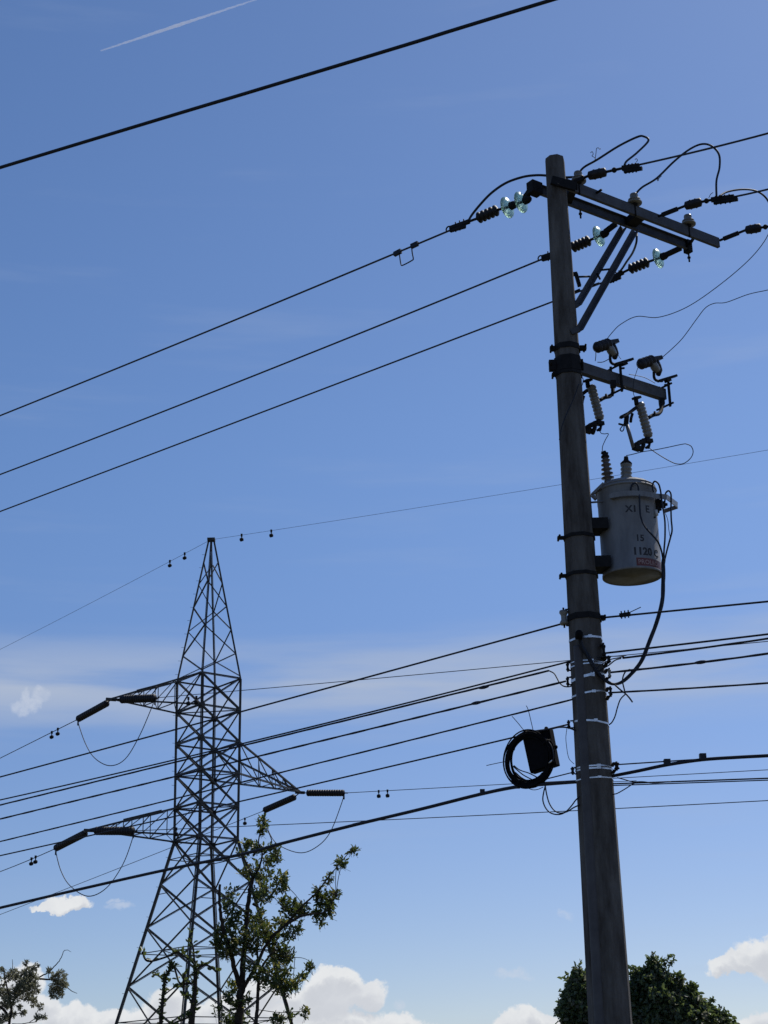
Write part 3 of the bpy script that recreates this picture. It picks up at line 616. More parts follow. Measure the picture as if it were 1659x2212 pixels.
# low voltage cables
CG = 'black low voltage cables from the transformer'
cab = lambda L_, Y: [aty(*z4(x, y), yy) for (x, y), yy in zip(L_, Y)]
MBc = MB()
def cable3(pts, r): MBc.tube(smooth(pts, 6), r, 8)
cable3(cab([(715, 460), (730, 390), (770, 345), (810, 345), (840, 400), (852, 500), (862, 600), (870, 780), (890, 920), (950, 1060), (1080, 1210), (1170, 1320), (1225, 1460), (1255, 1620)], [12.84]*2+[12.84]*3+[12.84, 12.83, 12.83, 12.82, 12.80, 12.80, 12.84, 12.9, 12.95]), .008)
cable3(cab([(1095, 490), (1078, 400), (1095, 330), (1130, 314), (1180, 360), (1205, 440), (1220, 530), (1240, 700), (1265, 830), (1285, 1000), (1285, 1250), (1270, 1450), (1265, 1620)], [12.93]*2+[12.92]*4+[12.93]+[12.93]*6), .0075)
cable3(cab([(1280, 700), (1290, 540), (1310, 490), (1345, 470), (1375, 500), (1388, 570), (1385, 760), (1390, 950), (1403, 1120), (1375, 1250), (1320, 1450), (1280, 1620)], [13.1, 13.05]+[13.0]*5+[12.98]*3+[12.96]*2), .0075)
MBc.tube(smooth(cab([(1290, 840), (1330, 950), (1350, 1120), (1370, 1230)], [13]*4), 5), .003, 5)
MBc.tube(smooth(cab([(1180, 1780), (1220, 1780), (1240, 1740)], [13]*3), 4), .002, 5)
z3 = Z3
bundle = pj([(1066, -30), (1066, 60), (1052, 190), (1005, 330), (945, 480), (865, 580), (785, 618), (705, 565), (645, 470), (600, 390), (583, 325)], z3, 12.95, 12.83)
bundle = cab([(1262, 1600)], [12.95]) + bundle
sb = smooth(bundle, 8)
for ph in (0, 2.1, 4.2):
    pp = []; 
    for i, p in enumerate(sb):
        th = i*.20+ph; pp.append(p+Vector((cos(th), 0, sin(th)*.3))*.0085+Vector((0, sin(th)*.0085, 0)))
    MBc.tube(pp, .0105, 7)
ob = MBc.build('low_voltage_cable', 'wire'); tag(ob, 'black cable bundle looping from the transformer down and back up to the pole', 'cable')
# conduit head
h_ = aty(*z3(585, 330), 12.82); MB().lathe(h_-Vector((0, 0, .05)), (.1, -.2, 1), [(0, .030), (.04, .034), (.06, .03), (.075, .015)], 14).build('conduit_head', 'black', pole)

# ------------------------------------------------------------------ lower lines on the pole
PL = (PC.x-.1, PC.y-.05); PR = (PC.x+.12, PC.y-.05)
LW = 'cables leaving the pole to the left'; RW = 'cables leaving the pole to the right'
def wl(pts, r, label, **k): return wire('overhead_cable', pts, PL, dL, r, label, 'cable', LW, e1=14, mat_='wire', **k)
def wr(pts, r, label, **k): return wire('overhead_cable', pts, PR, dR, r, label, 'cable', RW, e1=5, mat_='wire', **k)
wl([(1228, 1344), (1188, 1354), (648, 1503), (378, 1576), (0, 1678.5)], .0085, 'cable sloping left from the spool bracket, the uppermost of the lower bunch')
wl([(1236, 1428), (1188, 1439.7), (941, 1501.5), (648, 1577), (378, 1641), (50, 1717), (0, 1728)], .0075, 'upper strand of the close pair of lower cables left of the pole')
wl([(1186, 1450), (1045, 1484.3), (941, 1507), (648, 1579.5), (378, 1645), (50, 1727), (0, 1740)], .0085, 'lower strand of the close pair of lower cables left of the pole', twist=.003)
wl([(1222, 1472), (1188, 1479.4), (648, 1611), (378, 1678), (0, 1769)], .008, 'lower left cable running just beneath the close pair', twist=.004)
wl([(1240, 1509.5), (1188, 1523.4), (648, 1659), (374, 1725.6), (0, 1818)], .0072, 'lower left cable passing right above the coiled cable loop', twist=.003)
wl([(1229, 1562), (1190, 1575), (1103.8, 1596), (648, 1700.8), (208, 1801.8), (0, 1848.6)], .0072, 'lower left cable running into the black splice box')
f1, _ = wl([(1250, 1688.7), (1190, 1692), (1118, 1699.5)], .015, 'thick trunk cable between the pole and the cable coil') if False else (None, None)
# thick lashed trunk cable: two slopes meeting at the coil
Apl = Vector((PL[0], PL[1], 0))
tp = [onplane(x, y, PL, dL) for x, y in ((1256, 1688), (1190, 1693), (1118, 1699.5), (1038.7, 1715.4), (908.5, 1748), (762, 1783), (605, 1823), (524.5, 1845), (354, 1880), (150, 1926), (0, 1961))]
ee = (tp[-1]-tp[-2]).normalized()
tp += [tp[-1]+ee*7, tp[-1]+ee*14]
mb = MB().tube(smooth(tp, 5), .0145, 10)
for i in (4, 5, 7): pass
for x, y in ((1118, 1697), (1042, 1711)):
    p = onplane(x, y, PL, dL); mb.box(p, .04, .04, .045)
tag(mb.build('trunk_cable', 'wire'), 'thick black trunk cable sagging left behind the tree top', 'cable', None)
mg = MB().tube([onplane(x, y, PL, dL)+Vector((0, 0, .0)) for x, y in ((1237, 1668.4), (1191, 1680), (1120, 1697), (1045, 1711), (908.5, 1746), (762, 1780))], .005, 6)
tag(mg.build('messenger_wire', 'wire'), 'thin messenger wire meeting the trunk cable under the coil', 'wire')
wr([(1297, 1334.8), (1480, 1316.8), (1659, 1299.3)], .0085, 'right hand cable level with the spool bracket')
wr([(1306.5, 1411), (1480, 1391), (1659, 1369.9)], .0085, 'upper strand of the pair right of the pole')
wr([(1345, 1421.5), (1500, 1402), (1659, 1379.4)], .0085, 'lower strand of the pair right of the pole', twist=.003)
wr([(1314, 1453), (1514, 1431), (1659, 1411.9)], .0085, 'right hand cable with a small knot crossing behind the hanging bundle', twist=.004)
wr([(1314, 1496.5), (1400, 1492), (1659, 1475.6)], .0075, 'right hand cable meeting the loose crossed cable end', twist=.003)
wr([(1300, 1653), (1339, 1652), (1480, 1642.5), (1659, 1630)], .0055, 'messenger wire above the thick cable right of the pole', deg=1)
tp = [onplane(x, y, PR, dR) for x, y in ((1290, 1684), (1320, 1677), (1380, 1665), (1442, 1652), (1518, 1641), (1600, 1635.5), (1659, 1632.4), (1800, 1624), (1980, 1612))]
mb = MB().tube(smooth(tp, 5), .0135, 10)
for x, y in ((1441, 1647), (1518, 1635)): mb.box(onplane(x, y, PR, dR), .05, .05, .05)
tag(mb.build('trunk_cable', 'wire'), 'thick black trunk cable rising to the right with two clips', 'cable')
wr([(1318, 1690), (1362, 1696), (1407, 1690), (1520, 1685.5), (1659, 1681)], .006, 'upper of two thin service cables low on the right of the pole', deg=1)
wr([(1320, 1697), (1362, 1697), (1460, 1690), (1659, 1686)], .0045, 'lower of two thin service cables low on the right of the pole', deg=1)
lo = [((2100, 0), 0)]
def lw(pts, cr_, Y0, Y1, r, label, grp='loose cable ends hanging beside the pole'): return loopwire('loose_cable', pj(pts, cr_, Y0, Y1), r, label, 'cable', 'wire', grp)
z6 = crop(2150, 2400, 500); z5 = crop(1950, 2800, 500)
lw([(160, 942), (220, 975), (260, 1040), (290, 1095), (340, 1140), (400, 1152), (470, 1140), (560, 1110), (620, 1050), (700, 1000), (780, 965), (850, 920), (940, 870), (1030, 800), (1110, 775)], z6, 13.2, 12.75, .0055, 'service cable looping from the left cables across the pole front')
lw([(790, 765), (900, 750), (1080, 745), (1180, 735)], z6, 12.85, 12.8, .004, 'thin strand just right of the pole by the upper right cables')
lw([(720, 960), (860, 850), (970, 790), (1060, 770), (1150, 750)], z6, 12.75, 12.8, .0045, 'short cable rising from the pole face to the right pair')
lw([(1030, 1130), (1110, 1200), (1170, 1245), (1220, 1300), (1260, 1355)], z6, 12.85, 12.8, .0065, 'crossed cable stub with a taped tip right of the pole')
lw([(1230, 920), (1170, 950), (1135, 1020), (1130, 1090), (1150, 1180), (1165, 1245)], z6, 12.85, 12.8, .006, 'bent cable joining the hanging bundle to the crossed stub')
lw([(1165, 1250), (1100, 1320), (1060, 1430), (1030, 1540), (990, 1620), (950, 1655)], z6, 12.8, 12.88, .0055, 'slack cable curving from the crossed stub back to the pole')
lw([(470, 415), (320, 210), (330, 225), (460, 410)], z5, 13.2, 13.2, .0025, 'thin wire tying the coil to the cable above') if False else None
lw([(325, 215), (400, 300), (480, 400)], z5, 13.2, 13.2, .003, 'thin wire between the cable above and the top of the coil')
lw([(515, 75), (540, 130), (570, 250), (605, 400)], z5, 13.2, 13.2, .003, 'thin wire end sticking up behind the splice box')
lw([(-15, 870), (120, 840), (260, 812)], z5, 13.35, 13.3, .003, 'thin wire end pointing left from the coil')
lw([(1055, 370), (1040, 500), (1050, 620), (1065, 720), (1090, 790), (1150, 850)], z5, 13.0, 12.95, .0025, 'fine wire hanging between the splice box and the pole')
lw([(770, 1130), (745, 1230), (735, 1330), (770, 1430), (840, 1500), (940, 1520), (1030, 1490), (1110, 1410), (1170, 1330), (1225, 1280)], z5, 13.1, 12.95, .0055, 'outer slack loop hanging below the coil')
lw([(765, 1130), (785, 1250), (820, 1370), (880, 1460), (960, 1500), (1060, 1480), (1140, 1430), (1225, 1390)], z5, 13.1, 12.95, .0055, 'inner slack loop hanging below the coil')
lw([(530, 1165), (600, 1192), (670, 1185), (740, 1155)], z5, 13.2, 13.15, .003, 'small sagging strand just under the coil')
lw([(850, 385), (950, 362), (1070, 368), (1180, 410)], z5, 13.05, 12.95, .0065, 'short cable from the splice box to the pole')
z8 = crop(2400, 2900, 672)
lw([(120, 685), (170, 675), (250, 630), (330, 580), (400, 560), (470, 565)], z8, 12.85, 12.75, .0045, 'thin slack cable rising from the right edge of the pole')
lw([(130, 560), (260, 555), (360, 550)], z8, 12.85, 12.75, .0025, 'faint horizontal strand right of the pole under the trunk cable')
lw([(170, 520), (230, 535), (320, 560), (420, 560), (520, 572), (700, 560)], z8, 12.85, 12.7, .0045, 'wavy service strand right of the pole under the trunk cable')
# brackets on the pole sides for the lower lines
SB = 'spool brackets holding the lower cables'
def spool(px, py, Y, w, h, lab, side=1, m='galv', grp=SB):
    p = aty(px, py, Y); t = thing('spool_bracket', tuple(p), lab, 'bracket', grp)
    MB().lathe(p-Vector((0, 0, h/2)), (0, 0, 1), [(0, w*.45), (h*.15, w*.5), (h*.35, w*.32), (h*.65, w*.32), (h*.85, w*.5), (h, w*.45)], 18).build('porcelain_spool', 'porc' if m == 'galv' else 'darksteel', t)
    b = MB().cyl(p-Vector((0, 0, h*.72)), p+Vector((0, 0, h*.72)), .008, 8)
    zc = p.z; xe = PC.x+side*prad(zc)*.97
    for s_ in (-1, 1): b.bar((p.x-side*.015, p.y, zc+s_*h*.58), (xe, PC.y-.03, zc+s_*h*.58), .03, .006)
    b.build('clevis', 'darksteel', t)
spool(*z6(350, 235), 12.98, .075, .12, 'large grey spool bracket on the left of the pole under the transformer', -1)
spool(*z6(400, 890), 13.0, .03, .055, 'dark clevis at the pole end of the close left pair', -1, 'd')
spool(*z6(400, 1080), 13.0, .03, .055, 'dark clevis on the left just below the close pair', -1, 'd')
spool(*z5(1078, 325), 12.98, .03, .05, 'dark clevis on the left beside the splice box', -1, 'd')
spool(*z5(1130, 940), 12.98, .035, .045, 'dark clevis on the left holding the messenger wire', -1, 'd')
spool(*z6(880, 670), 12.85, .035, .09, 'upright clevis on the right holding the upper pair', 1, 'd')
spool(*z6(945, 790), 12.82, .04, .045, 'dark clevis just under the upright one on the right', 1, 'd')
spool(*z6(955, 970), 12.82, .03, .06, 'pale spool bracket on the right behind the hanging bundle', 1)
spool(*z6(970, 1215), 12.82, .03, .06, 'clevis on the right beside the crossed cable stub', 1, 'd')
spool(*z8(165, 405), 12.8, .045, .05, 'dark clevis low on the right holding the messenger wire', 1, 'd')
for (x, y, lab) in ((1160, 180, 'small connector clipped on the upper right cable'),):
    p = along(z6(x, y+15), Vector((PR[0], PR[1], 0)), dR); m = MB().bar(p-Vector((dR.x, dR.y, 0))*.045, p+Vector((dR.x, dR.y, 0))*.045, .03, .03); m.tube([p, p+Vector((.13, -.04, .05))], .004, 5)
    for f in (-.03, 0, .03): m.cyl(p+Vector((dR.x*f, dR.y*f, -.03)), p+Vector((dR.x*f, dR.y*f, .035)), .006, 6)
    tag(m.build('cable_connector', 'darksteel'), lab, 'connector')
KG = 'small knots along the lower cables'
for (pt, A_, d_, lab) in (((1045, 1484.5), PL, dL, 'small knot on the close pair of left cables'), ((1029, 1518.5), PL, dL, 'small knot on the left cable below the close pair'), ((1514, 1430.5), PR, dR, 'small knot on the right hand cable')):
    p = onplane(*pt, A_, d_); dd = Vector((d_.x, d_.y, 0)); m = MB().lathe(p-dd*.05, dd, [(0, .008), (.02, .013), (.05, .016), (.08, .013), (.10, .008)], 12)
    tag(m.build('cable_knot', 'wire'), lab, 'connector', KG)

# coil of spare cable
CC = onplane(*z5(552, 785), PL, dL); d3 = Vector((dL.x, dL.y, 0)); nn = Vector((dL.y, -dL.x, 0))
if nn.y > 0: nn = -nn
cm = MB(); rc = .212
for k in range(19):
    a = k*2.4; rr_ = .027*sqrt(k/19)+.002; ro, no = cos(a)*rr_, sin(a)*rr_; off = Vector((random.uniform(-.013, .013), 0, random.uniform(-.015, .010)))
    cm.tube([CC+off+d3*cos(t)*(rc+ro)*1.0+Vector((0, 0, 1))*sin(t)*(rc+ro)+nn*(no+.008*sin(2*t+k)) for t in [i*2*pi/48 for i in range(48)]], .0062, 6, closed=True)
for t in (0.6, 1.5, 2.6, 4.0, 5.2):
    c = CC+d3*cos(t)*rc+Vector((0, 0, 1))*sin(t)*rc; ax = d3*-sin(t)+Vector((0, 0, 1))*cos(t); cm.lathe(c-ax*.008, ax, [(0, .036), (.016, .036)], 14)
for lst in ([(350, 870), (430, 930), (560, 975), (690, 1045)], [(340, 880), (430, 960), (500, 1010), (600, 1060)], [(370, 960), (450, 1030), (540, 1075), (640, 1095)]):
    cm.tube(smooth([onplane(*z5(*q), (PL[0], PL[1]-.02), dL) for q in lst], 4), .005, 6)
tag(cm.build('cable_coil', 'black'), 'thick round coil of black cable hanging left of the pole', 'cable coil')
# splice box
bx = thing('splice_box', tuple(onplane(*z5(750, 700), (PL[0], PL[1]-.06), dL)), 'flat black splice box hanging tilted over the cable coil', 'splice box')
pl_ = (PL[0], PL[1]+.075); c4 = [onplane(*z5(*q), pl_, dL) for q in ((478, 430), (845, 382), (938, 870), (598, 982))]
def slab(c4, n, t, inset=0):
    cen = sum(c4, Vector())/4; c4 = [p.lerp(cen, inset) for p in c4]; m = MB()
    k = []
    for s_ in (-1, 1): k += [p+n*(s_*t/2) for p in c4]
    return m.add(k, [(0, 1, 2, 3), (7, 6, 5, 4), (0, 4, 5, 1), (1, 5, 6, 2), (2, 6, 7, 3), (3, 7, 4, 0)])
b = slab(c4, nn, .07); ob = b.build('box_body', 'black', bx); md = ob.modifiers.new('b', 'BEVEL'); md.width = .008; md.segments = 2
b = slab([p+nn*.042 for p in c4], nn, .012, .07); b.build('box_lid', 'black', bx)
b = MB(); 
for q in ((905, 625), (780, 380)): MB().ball(onplane(*z5(*q), (PL[0], PL[1]+.07), dL), .018).build('latch', 'black', bx)
b = MB().tube(smooth([onplane(*z5(*q), (PL[0], PL[1]-.02), dL) for q in ((760, 500), (800, 545), (850, 620), (875, 720), (870, 800), (840, 830))], 5), .006, 6); b.build('cable_tail', 'wire', bx)
MB().tube([onplane(*z5(*q), (PL[0], PL[1]-.03), dL) for q in ((815, 838), (835, 822), (855, 800))], .0075, 6).build('metal_clip', 'strap', bx)

# ------------------------------------------------------------------ single near cable across the top
P_ = [atz(x, y, 7.6) for x, y in ((1191.7, 0), (878.6, 96.5), (540, 198.9), (0, 362))]
e_ = (P_[0]-P_[-1]).normalized(); P_ = [P_[0]+e_*5]+P_+[P_[-1]-e_*12]
P_ = [p+Vector((0, 0, 0)) for p in P_]
tag(MB().tube(smooth(P_, 10), .0118, 10).build('overhead_cable', 'wire'), 'single thick cable crossing the sky above everything, nearest to the camera', 'cable')

# ------------------------------------------------------------------ lattice tower
TX, TYy = -9.62, 85.0
DIRS = [Vector((-.993, .115, 0)), Vector((-.115, -.993, 0)), Vector((.993, -.115, 0)), Vector((.115, .993, 0))]   # left, near, right, far
def lz(px, py): p = aty(px, py, TYy+.21); return p.z, -(p.x-TX)/.993
zr1, r1_ = lz(382.6, 1474)
rows = [1474, 1541.8, 1610.8, 1678.5, 1748.8, 1820]; RZ = [lz(381.5-i*.9, y)[0] for i, y in enumerate(rows)]
zw, rw = lz(375, 1822)
RB = lz(376.5, 1820)[1]
zlow, rlow = lz(249, 2212)
rg = RB + (rlow-RB)*(zw-0)/(zw-zlow)
APZ = aty(457.5, 1166, 85).z
def trad(z):
    if z >= RZ[0]: return r1_ + (.14-r1_)*(z-RZ[0])/(APZ-RZ[0])
    if z >= RZ[-1]: f = (z-RZ[-1])/(RZ[0]-RZ[-1]); return RB+(r1_-RB)*f
    return RB + (rg-RB)*(RZ[-1]-z)/RZ[-1]
def TCn(i, z): d = DIRS[i % 4]*trad(z); return Vector((TX+d.x, TYy+d.y, z))
LOWY = [1913, 2006.6, 2134]
def zfor(py):                                        # height of the point of the left leg seen at this row
    a, b_ = 0., RZ[-1]
    for _ in range(40):
        m = (a+b_)/2; p = TCn(0, m)-CAM; y = 1106-FPX*p.dot(cu)/p.dot(cf)
        if y > py: a = m
        else: b_ = m
    return m
LV = [RZ[-1]]+[zfor(y) for y in LOWY]; LV += [LV[-1]*.46, .25]
tw = thing('transmission_tower', (TX, TYy, 0), 'tall steel lattice transmission tower behind the tree', 'transmission tower')
for i in range(4):
    m = MB(); m.angle(TCn(i, 0), TCn(i, RZ[-1]), .17, .03, DIRS[(i+1) % 4]); m.angle(TCn(i, RZ[-1]), TCn(i, RZ[0]), .13, .022, DIRS[(i+1) % 4]); m.angle(TCn(i, RZ[0]), TCn(i, APZ), .095, .018, DIRS[(i+1) % 4])
    m.box(TCn(i, .15), .5, .5, .3)
    m.build('leg', 'tower', tw)
br = MB()
for k in range(5):
    a, b_ = RZ[k], RZ[k+1]
    for i in range(4):
        br.angle(TCn(i, a), TCn(i+1, b_), .09, .014); br.angle(TCn(i+1, a), TCn(i, b_), .09, .014)
for z in RZ:
    for i in range(4): br.angle(TCn(i, z), TCn(i+1, z), .09, .014)
for k in (1, 3, 4): br.angle(TCn(0, RZ[k]), TCn(2, RZ[k]), .05); br.angle(TCn(1, RZ[k]), TCn(3, RZ[k]), .05)
for z in RZ[1:]:
    for i in range(4): a = TCn(i, z); br.box(a, .26, .26, .24) if False else [br.bar(a+Vector((0, 0, .16))+(TCn(j_, z)-a)*.055, a-Vector((0, 0, .16))+(TCn(j_, z)-a)*.055, .24, .014, (TCn(j_, z)-a).cross(Vector((0, 0, 1)))) for j_ in (i+1, i-1)]
br.build('body_bracing', 'tower', tw)
br = MB(); pk = [lz(383, 1473)[0]]
for py in (1415, 1353, 1310, 1258, 1215): pk.append(aty(0.5*(383+457), py, 85).z)
pk = [RZ[0]+.15]+[RZ[0]+(APZ-RZ[0])*f for f in (.175, .345, .51, .675, .83)]
for i in range(4):
    nearf = i in (0, 1)                               # faces left-near and near-right
    for k in range(5):
        # near faces zigzag starts at the near leg, far faces at the side legs
        start = {0: 1, 1: 1, 2: 2, 3: 0}[i]
        other = {0: 0, 1: 2, 2: 3, 3: 3}[i]
        lo_, hi_ = (start, other) if k % 2 == 0 else (other, start)
        br.angle(TCn(lo_, pk[k]), TCn(hi_, pk[k+1]), .062 if nearf else .05, .012)
br.build('peak_bracing', 'tower', tw)
MB().box((TX, TYy, APZ), .42, .34, .16).build('peak_cap', 'tower', tw)
br = MB()
for k in range(len(LV)-1):
    a, b_ = LV[k], LV[k+1]; mid = None
    for i in range(4):
        br.angle(TCn(i, a), TCn(i+1, b_), .09, .016); br.angle(TCn(i+1, a), TCn(i, b_), .09, .016)
        w1_, w2_ = trad(a), trad(b_); zm = a-(a-b_)*w1_/(w1_+w2_); c = (TCn(i, zm)+TCn(i+1, zm))/2
        if k in (0, 2, 3, 4):
            br.angle(c, TCn(i, zm), .045); br.angle(c, TCn(i+1, zm), .045)
        else:
            br.angle(c.lerp(TCn(i, a), .5), TCn(i, (a+zm)/2), .04)
    if k in (0, 2): 
        cs_ = [(TCn(i, zm)+TCn(i+1, zm))/2 for i in range(4)]
        for i in range(4): br.angle(cs_[i], cs_[(i+1) % 4], .045)
br.build('base_bracing', 'tower', tw)
sb_ = MB()
z = 2.5
while z < APZ-.8:
    p = TCn(0, z); MB().tube([p, p+Vector((-.20, .05, .03))], .010, 5).build('step_bolt', 'tower', tw); z += .75
ARM_D = Vector((-.785, -.62, 0)).normalized()
def arm(c0, c1, zt, zb_, tip, name='tower_crossarm'):
    m = MB(); t0, t1, b0, b1 = TCn(c0, zt), TCn(c1, zt), TCn(c0, zb_), TCn(c1, zb_); tip = Vector(tip)
    for a in (t0, t1): m.angle(a, tip, .085, .014)
    for a in (b0, b1): m.angle(a, tip, .085, .014)
    m.angle(b0, t0, .07); m.angle(b1, t1, .07); m.angle(b0, b1, .07)
    F_ = [.0, .3, .52, .7, .84]
    for k in range(len(F_)-1):
        f, g_ = F_[k], F_[k+1]
        for a, b_ in ((t0, b0), (t1, b1)):
            m.angle(b_.lerp(tip, g_), a.lerp(tip, g_), .042); m.angle(a.lerp(tip, f), b_.lerp(tip, g_), .042)
        m.angle(b0.lerp(tip, g_), b1.lerp(tip, g_), .042); m.angle(b0.lerp(tip, f), b1.lerp(tip, g_), .042)
        m.angle(t0.lerp(tip, f), t1.lerp(tip, g_), .04)
    m.bar(tip+Vector((-.25, -.1, 0)), tip+Vector((.25, .1, 0)), .16, .14)
    return m
tipA = atz(240, 1511, RZ[1]+.05); tipC = atz(193, 1794, RZ[5]+.05); tipB = atz(648, 1712, RZ[3])
mA_ = arm(0, 1, RZ[0], RZ[1], tipA); t0 = TCn(0, RZ[0]); mA_.angle(t0.lerp(tipA, .12), t0.lerp(tipA, .60), .16, .05); mA_.build('tower_crossarm', 'tower', tw)
mC_ = arm(0, 1, RZ[4], RZ[5], tipC); t0 = TCn(0, RZ[4]); mC_.angle(t0.lerp(tipC, .15), t0.lerp(tipC, .60), .16, .05); mC_.build('tower_crossarm', 'tower', tw)
arm(2, 3, RZ[2], RZ[3], tipB).build('tower_crossarm', 'tower', tw)

# high voltage strings, conductors, jumpers, dampers
hR = Vector((.855, -.52)); hL = Vector((-.62, .785)); HG = 'strain insulator strings on the transmission tower'
def hv(tip, pt0, pt1, d2, label, r=.185, n=15):
    p0, p1 = onplane(*pt0, tip, d2), onplane(*pt1, tip, d2)
    t = thing('disc_insulator', tuple(tip), label, 'insulator', HG)
    MB().tube([tip, p0], .03, 6).tube([p1, p1+(p1-p0).normalized()*.25], .035, 6).tube([p1, p1-Vector((0, 0, .35))], .045, 6).build('end_fitting', 'darksteel', t)
    m = MB(); L = (p1-p0).length; pr = []
    for i in range(n): a = L*i/n; h = L/n; pr += [(a, .10), (a+h*.25, r), (a+h*.7, r), (a+h*.9, .10)]
    m.lathe(p0, p1-p0, pr+[(L, .05)], 14).build('disc_stack', 'poly', t)
    return p0, p1
HL = 'high voltage lines strung from the tower'
a1 = hv(tipA, (231, 1519), (169, 1553), hL, 'disc insulator string slanting left from the upper left tower arm')
a2 = hv(tipA, (262, 1511), (335, 1508), hR, 'horizontal disc insulator string under the upper left tower arm', .21)
c1_ = hv(tipC, (184, 1800), (121, 1832), hL, 'disc insulator string slanting left from the lower left tower arm')
c2_ = hv(tipC, (207, 1795), (288, 1795), hR, 'horizontal disc insulator string under the lower left tower arm', .21)
b1_ = hv(tipB, (636, 1722), (572, 1750), hL, 'disc insulator string slanting down from the right tower arm')
b2_ = hv(tipB, (664, 1713), (743, 1713), hR, 'horizontal disc insulator string right of the right tower arm')
top = Vector((TX, TYy, APZ))
def hw(pts, A_, d2, r, lab, e): return wire('high_voltage_line', pts, A_, d2, r, lab, 'power line', HL, e1=e, mat_='alum', n=30)
hw([(457, 1165), (214.8, 1292.8), (0, 1403)], top, hL, .010, 'faint earth wire from the tower peak to the left edge', 40)
hw([(457, 1165), (673.9, 1134), (1210, 1045.9), (1374.6, 1020), (1659, 972.5)], top, hR, .009, 'faint earth wire from the tower peak to the right edge', 10)
hw([(168, 1554), (107.4, 1584), (0, 1638)], tipA, hL, .022, 'high voltage line from the upper left tower arm to the left edge', 40)
hw([(336, 1508), (525, 1490), (648, 1481), (1188, 1430.5), (1400, 1411), (1659, 1385)], tipA, hR, .018, 'high voltage line crossing from the upper left tower arm to the right edge', 8)
hw([(120, 1833), (70, 1855), (0, 1883)], tipC, hL, .022, 'high voltage line from the lower left tower arm to the left edge', 40)
hw([(289, 1795), (525, 1784.3), (756, 1774.5), (1188, 1754.5), (1325, 1747), (1659, 1729)], tipC, hR, .018, 'high voltage line crossing from the lower left tower arm past the pole', 8)
hw([(571, 1750), (525, 1770), (367, 1833), (156, 1914), (0, 1976)], tipB, hL, .020, 'high voltage line from the right tower arm passing behind the tower to the left', 40)
hw([(744, 1713), (1103.8, 1693.6), (1362, 1679), (1659, 1663)], tipB, hR, .018, 'high voltage line from the right tower arm to the right edge', 8)
def hj(pts, pa_, pb_, lab):
    n = len(pts); P = [aty(*q, pa_.y+(pb_.y-pa_.y)*(i+1)/(n+1)) for i, q in enumerate(pts)]
    loopwire('jumper_cable', [pa_]+P+[pb_], .024, lab, 'wire', 'alum', 'jumper loops hanging under the tower arms', 6, 6)
hj([(169, 1562), (185, 1607), (205, 1638), (237, 1654), (270, 1640), (300, 1592), (325, 1535)], a1[1], a2[1], 'drooping jumper loop under the upper left tower arm')
hj([(121, 1842), (132, 1882), (152, 1914), (190, 1936), (230, 1918), (265, 1868), (286, 1812)], c1_[1], c2_[1], 'drooping jumper loop under the lower left tower arm')
hj([(571, 1765), (580, 1795), (600, 1824), (645, 1842), (680, 1832), (712, 1800), (738, 1735)], b1_[1], b2_[1], 'drooping jumper loop right of the tower behind the tree top')
DG = 'vibration dampers on the high voltage lines'
DP = [((112, 1582), tipA, hL, 'left one of two dampers on the upper left line'), ((125, 1575), tipA, hL, 'right one of two dampers on the upper left line'),
      ((68, 1855), tipC, hL, 'left one of two dampers on the lower left line'), ((77, 1851), tipC, hL, 'right one of two dampers on the lower left line'),
      ((367, 1212.5), top, hL, 'lower damper on the earth wire left of the tower peak'), ((399, 1196), top, hL, 'upper damper on the earth wire left of the tower peak'),
      ((522, 1156), top, hR, 'damper on the earth wire just right of the tower peak'), ((586, 1147), top, hR, 'farther damper on the earth wire right of the tower peak'),
      ((818, 1709.5), tipB, hR, 'left one of two dampers right of the long horizontal insulator'), ((837, 1708.5), tipB, hR, 'right one of two dampers right of the long horizontal insulator'),
      ((529, 1769), tipB, hL, 'damper at the right edge of the tower body under the right arm'),
      (crop(200, 2650, 700)(1312, 340), tipA, hR, 'left one of two dampers seen through the upper tower body'), (crop(200, 2650, 700)(1388, 330), tipA, hR, 'right one of two dampers seen through the upper tower body'),
      (crop(150, 3150, 600)(1535, 458), tipC, hR, 'damper seen through the lower tower body')]
for pt, A_, d_, lab in DP:
    p = onplane(*pt, A_, d_); t = thing('vibration_damper', tuple(p), lab, 'damper', DG); dd = Vector((d_.x, d_.y, 0))
    MB().box(p, .10, .10, .14).tube([p, p-Vector((0, 0, .2))], .03, 6).build('clamp', 'darksteel', t)
    MB().lathe(p-dd*.10-Vector((0, 0, .26)), dd, [(0, .05), (.03, .10), (.17, .10), (.2, .05)], 10).build('weight', 'darksteel', t)

# ------------------------------------------------------------------ trees
def leafmesh(m, p, d, n, L, w):
    d = d.normalized(); s_ = d.cross(n)
    if s_.length < 1e-4: s_ = d.cross(Vector((1, .2, 0)))
    s_.normalize(); n = s_.cross(d); k = -n*w*.35
    o = len(m.v); m.v += [tuple(p), tuple(p+d*L*.35+s_*w*.5-k*.5), tuple(p+d*L*.75+s_*w*.38-k*.3), tuple(p+d*L+k), tuple(p+d*L*.75-s_*w*.38-k*.3), tuple(p+d*L*.35-s_*w*.5-k*.5), tuple(p+d*L*.5+k*.4)]
    m.f += [(o, o+1, o+6), (o+1, o+2, o+6), (o+2, o+3, o+6), (o+3, o+4, o+6), (o+4, o+5, o+6), (o+5, o, o+6)]; m.sm += [True]*6
def rv(): 
    while True:
        v = Vector((random.uniform(-1, 1), random.uniform(-1, 1), random.uniform(-1, 1)))
        if .05 < v.length < 1: return v
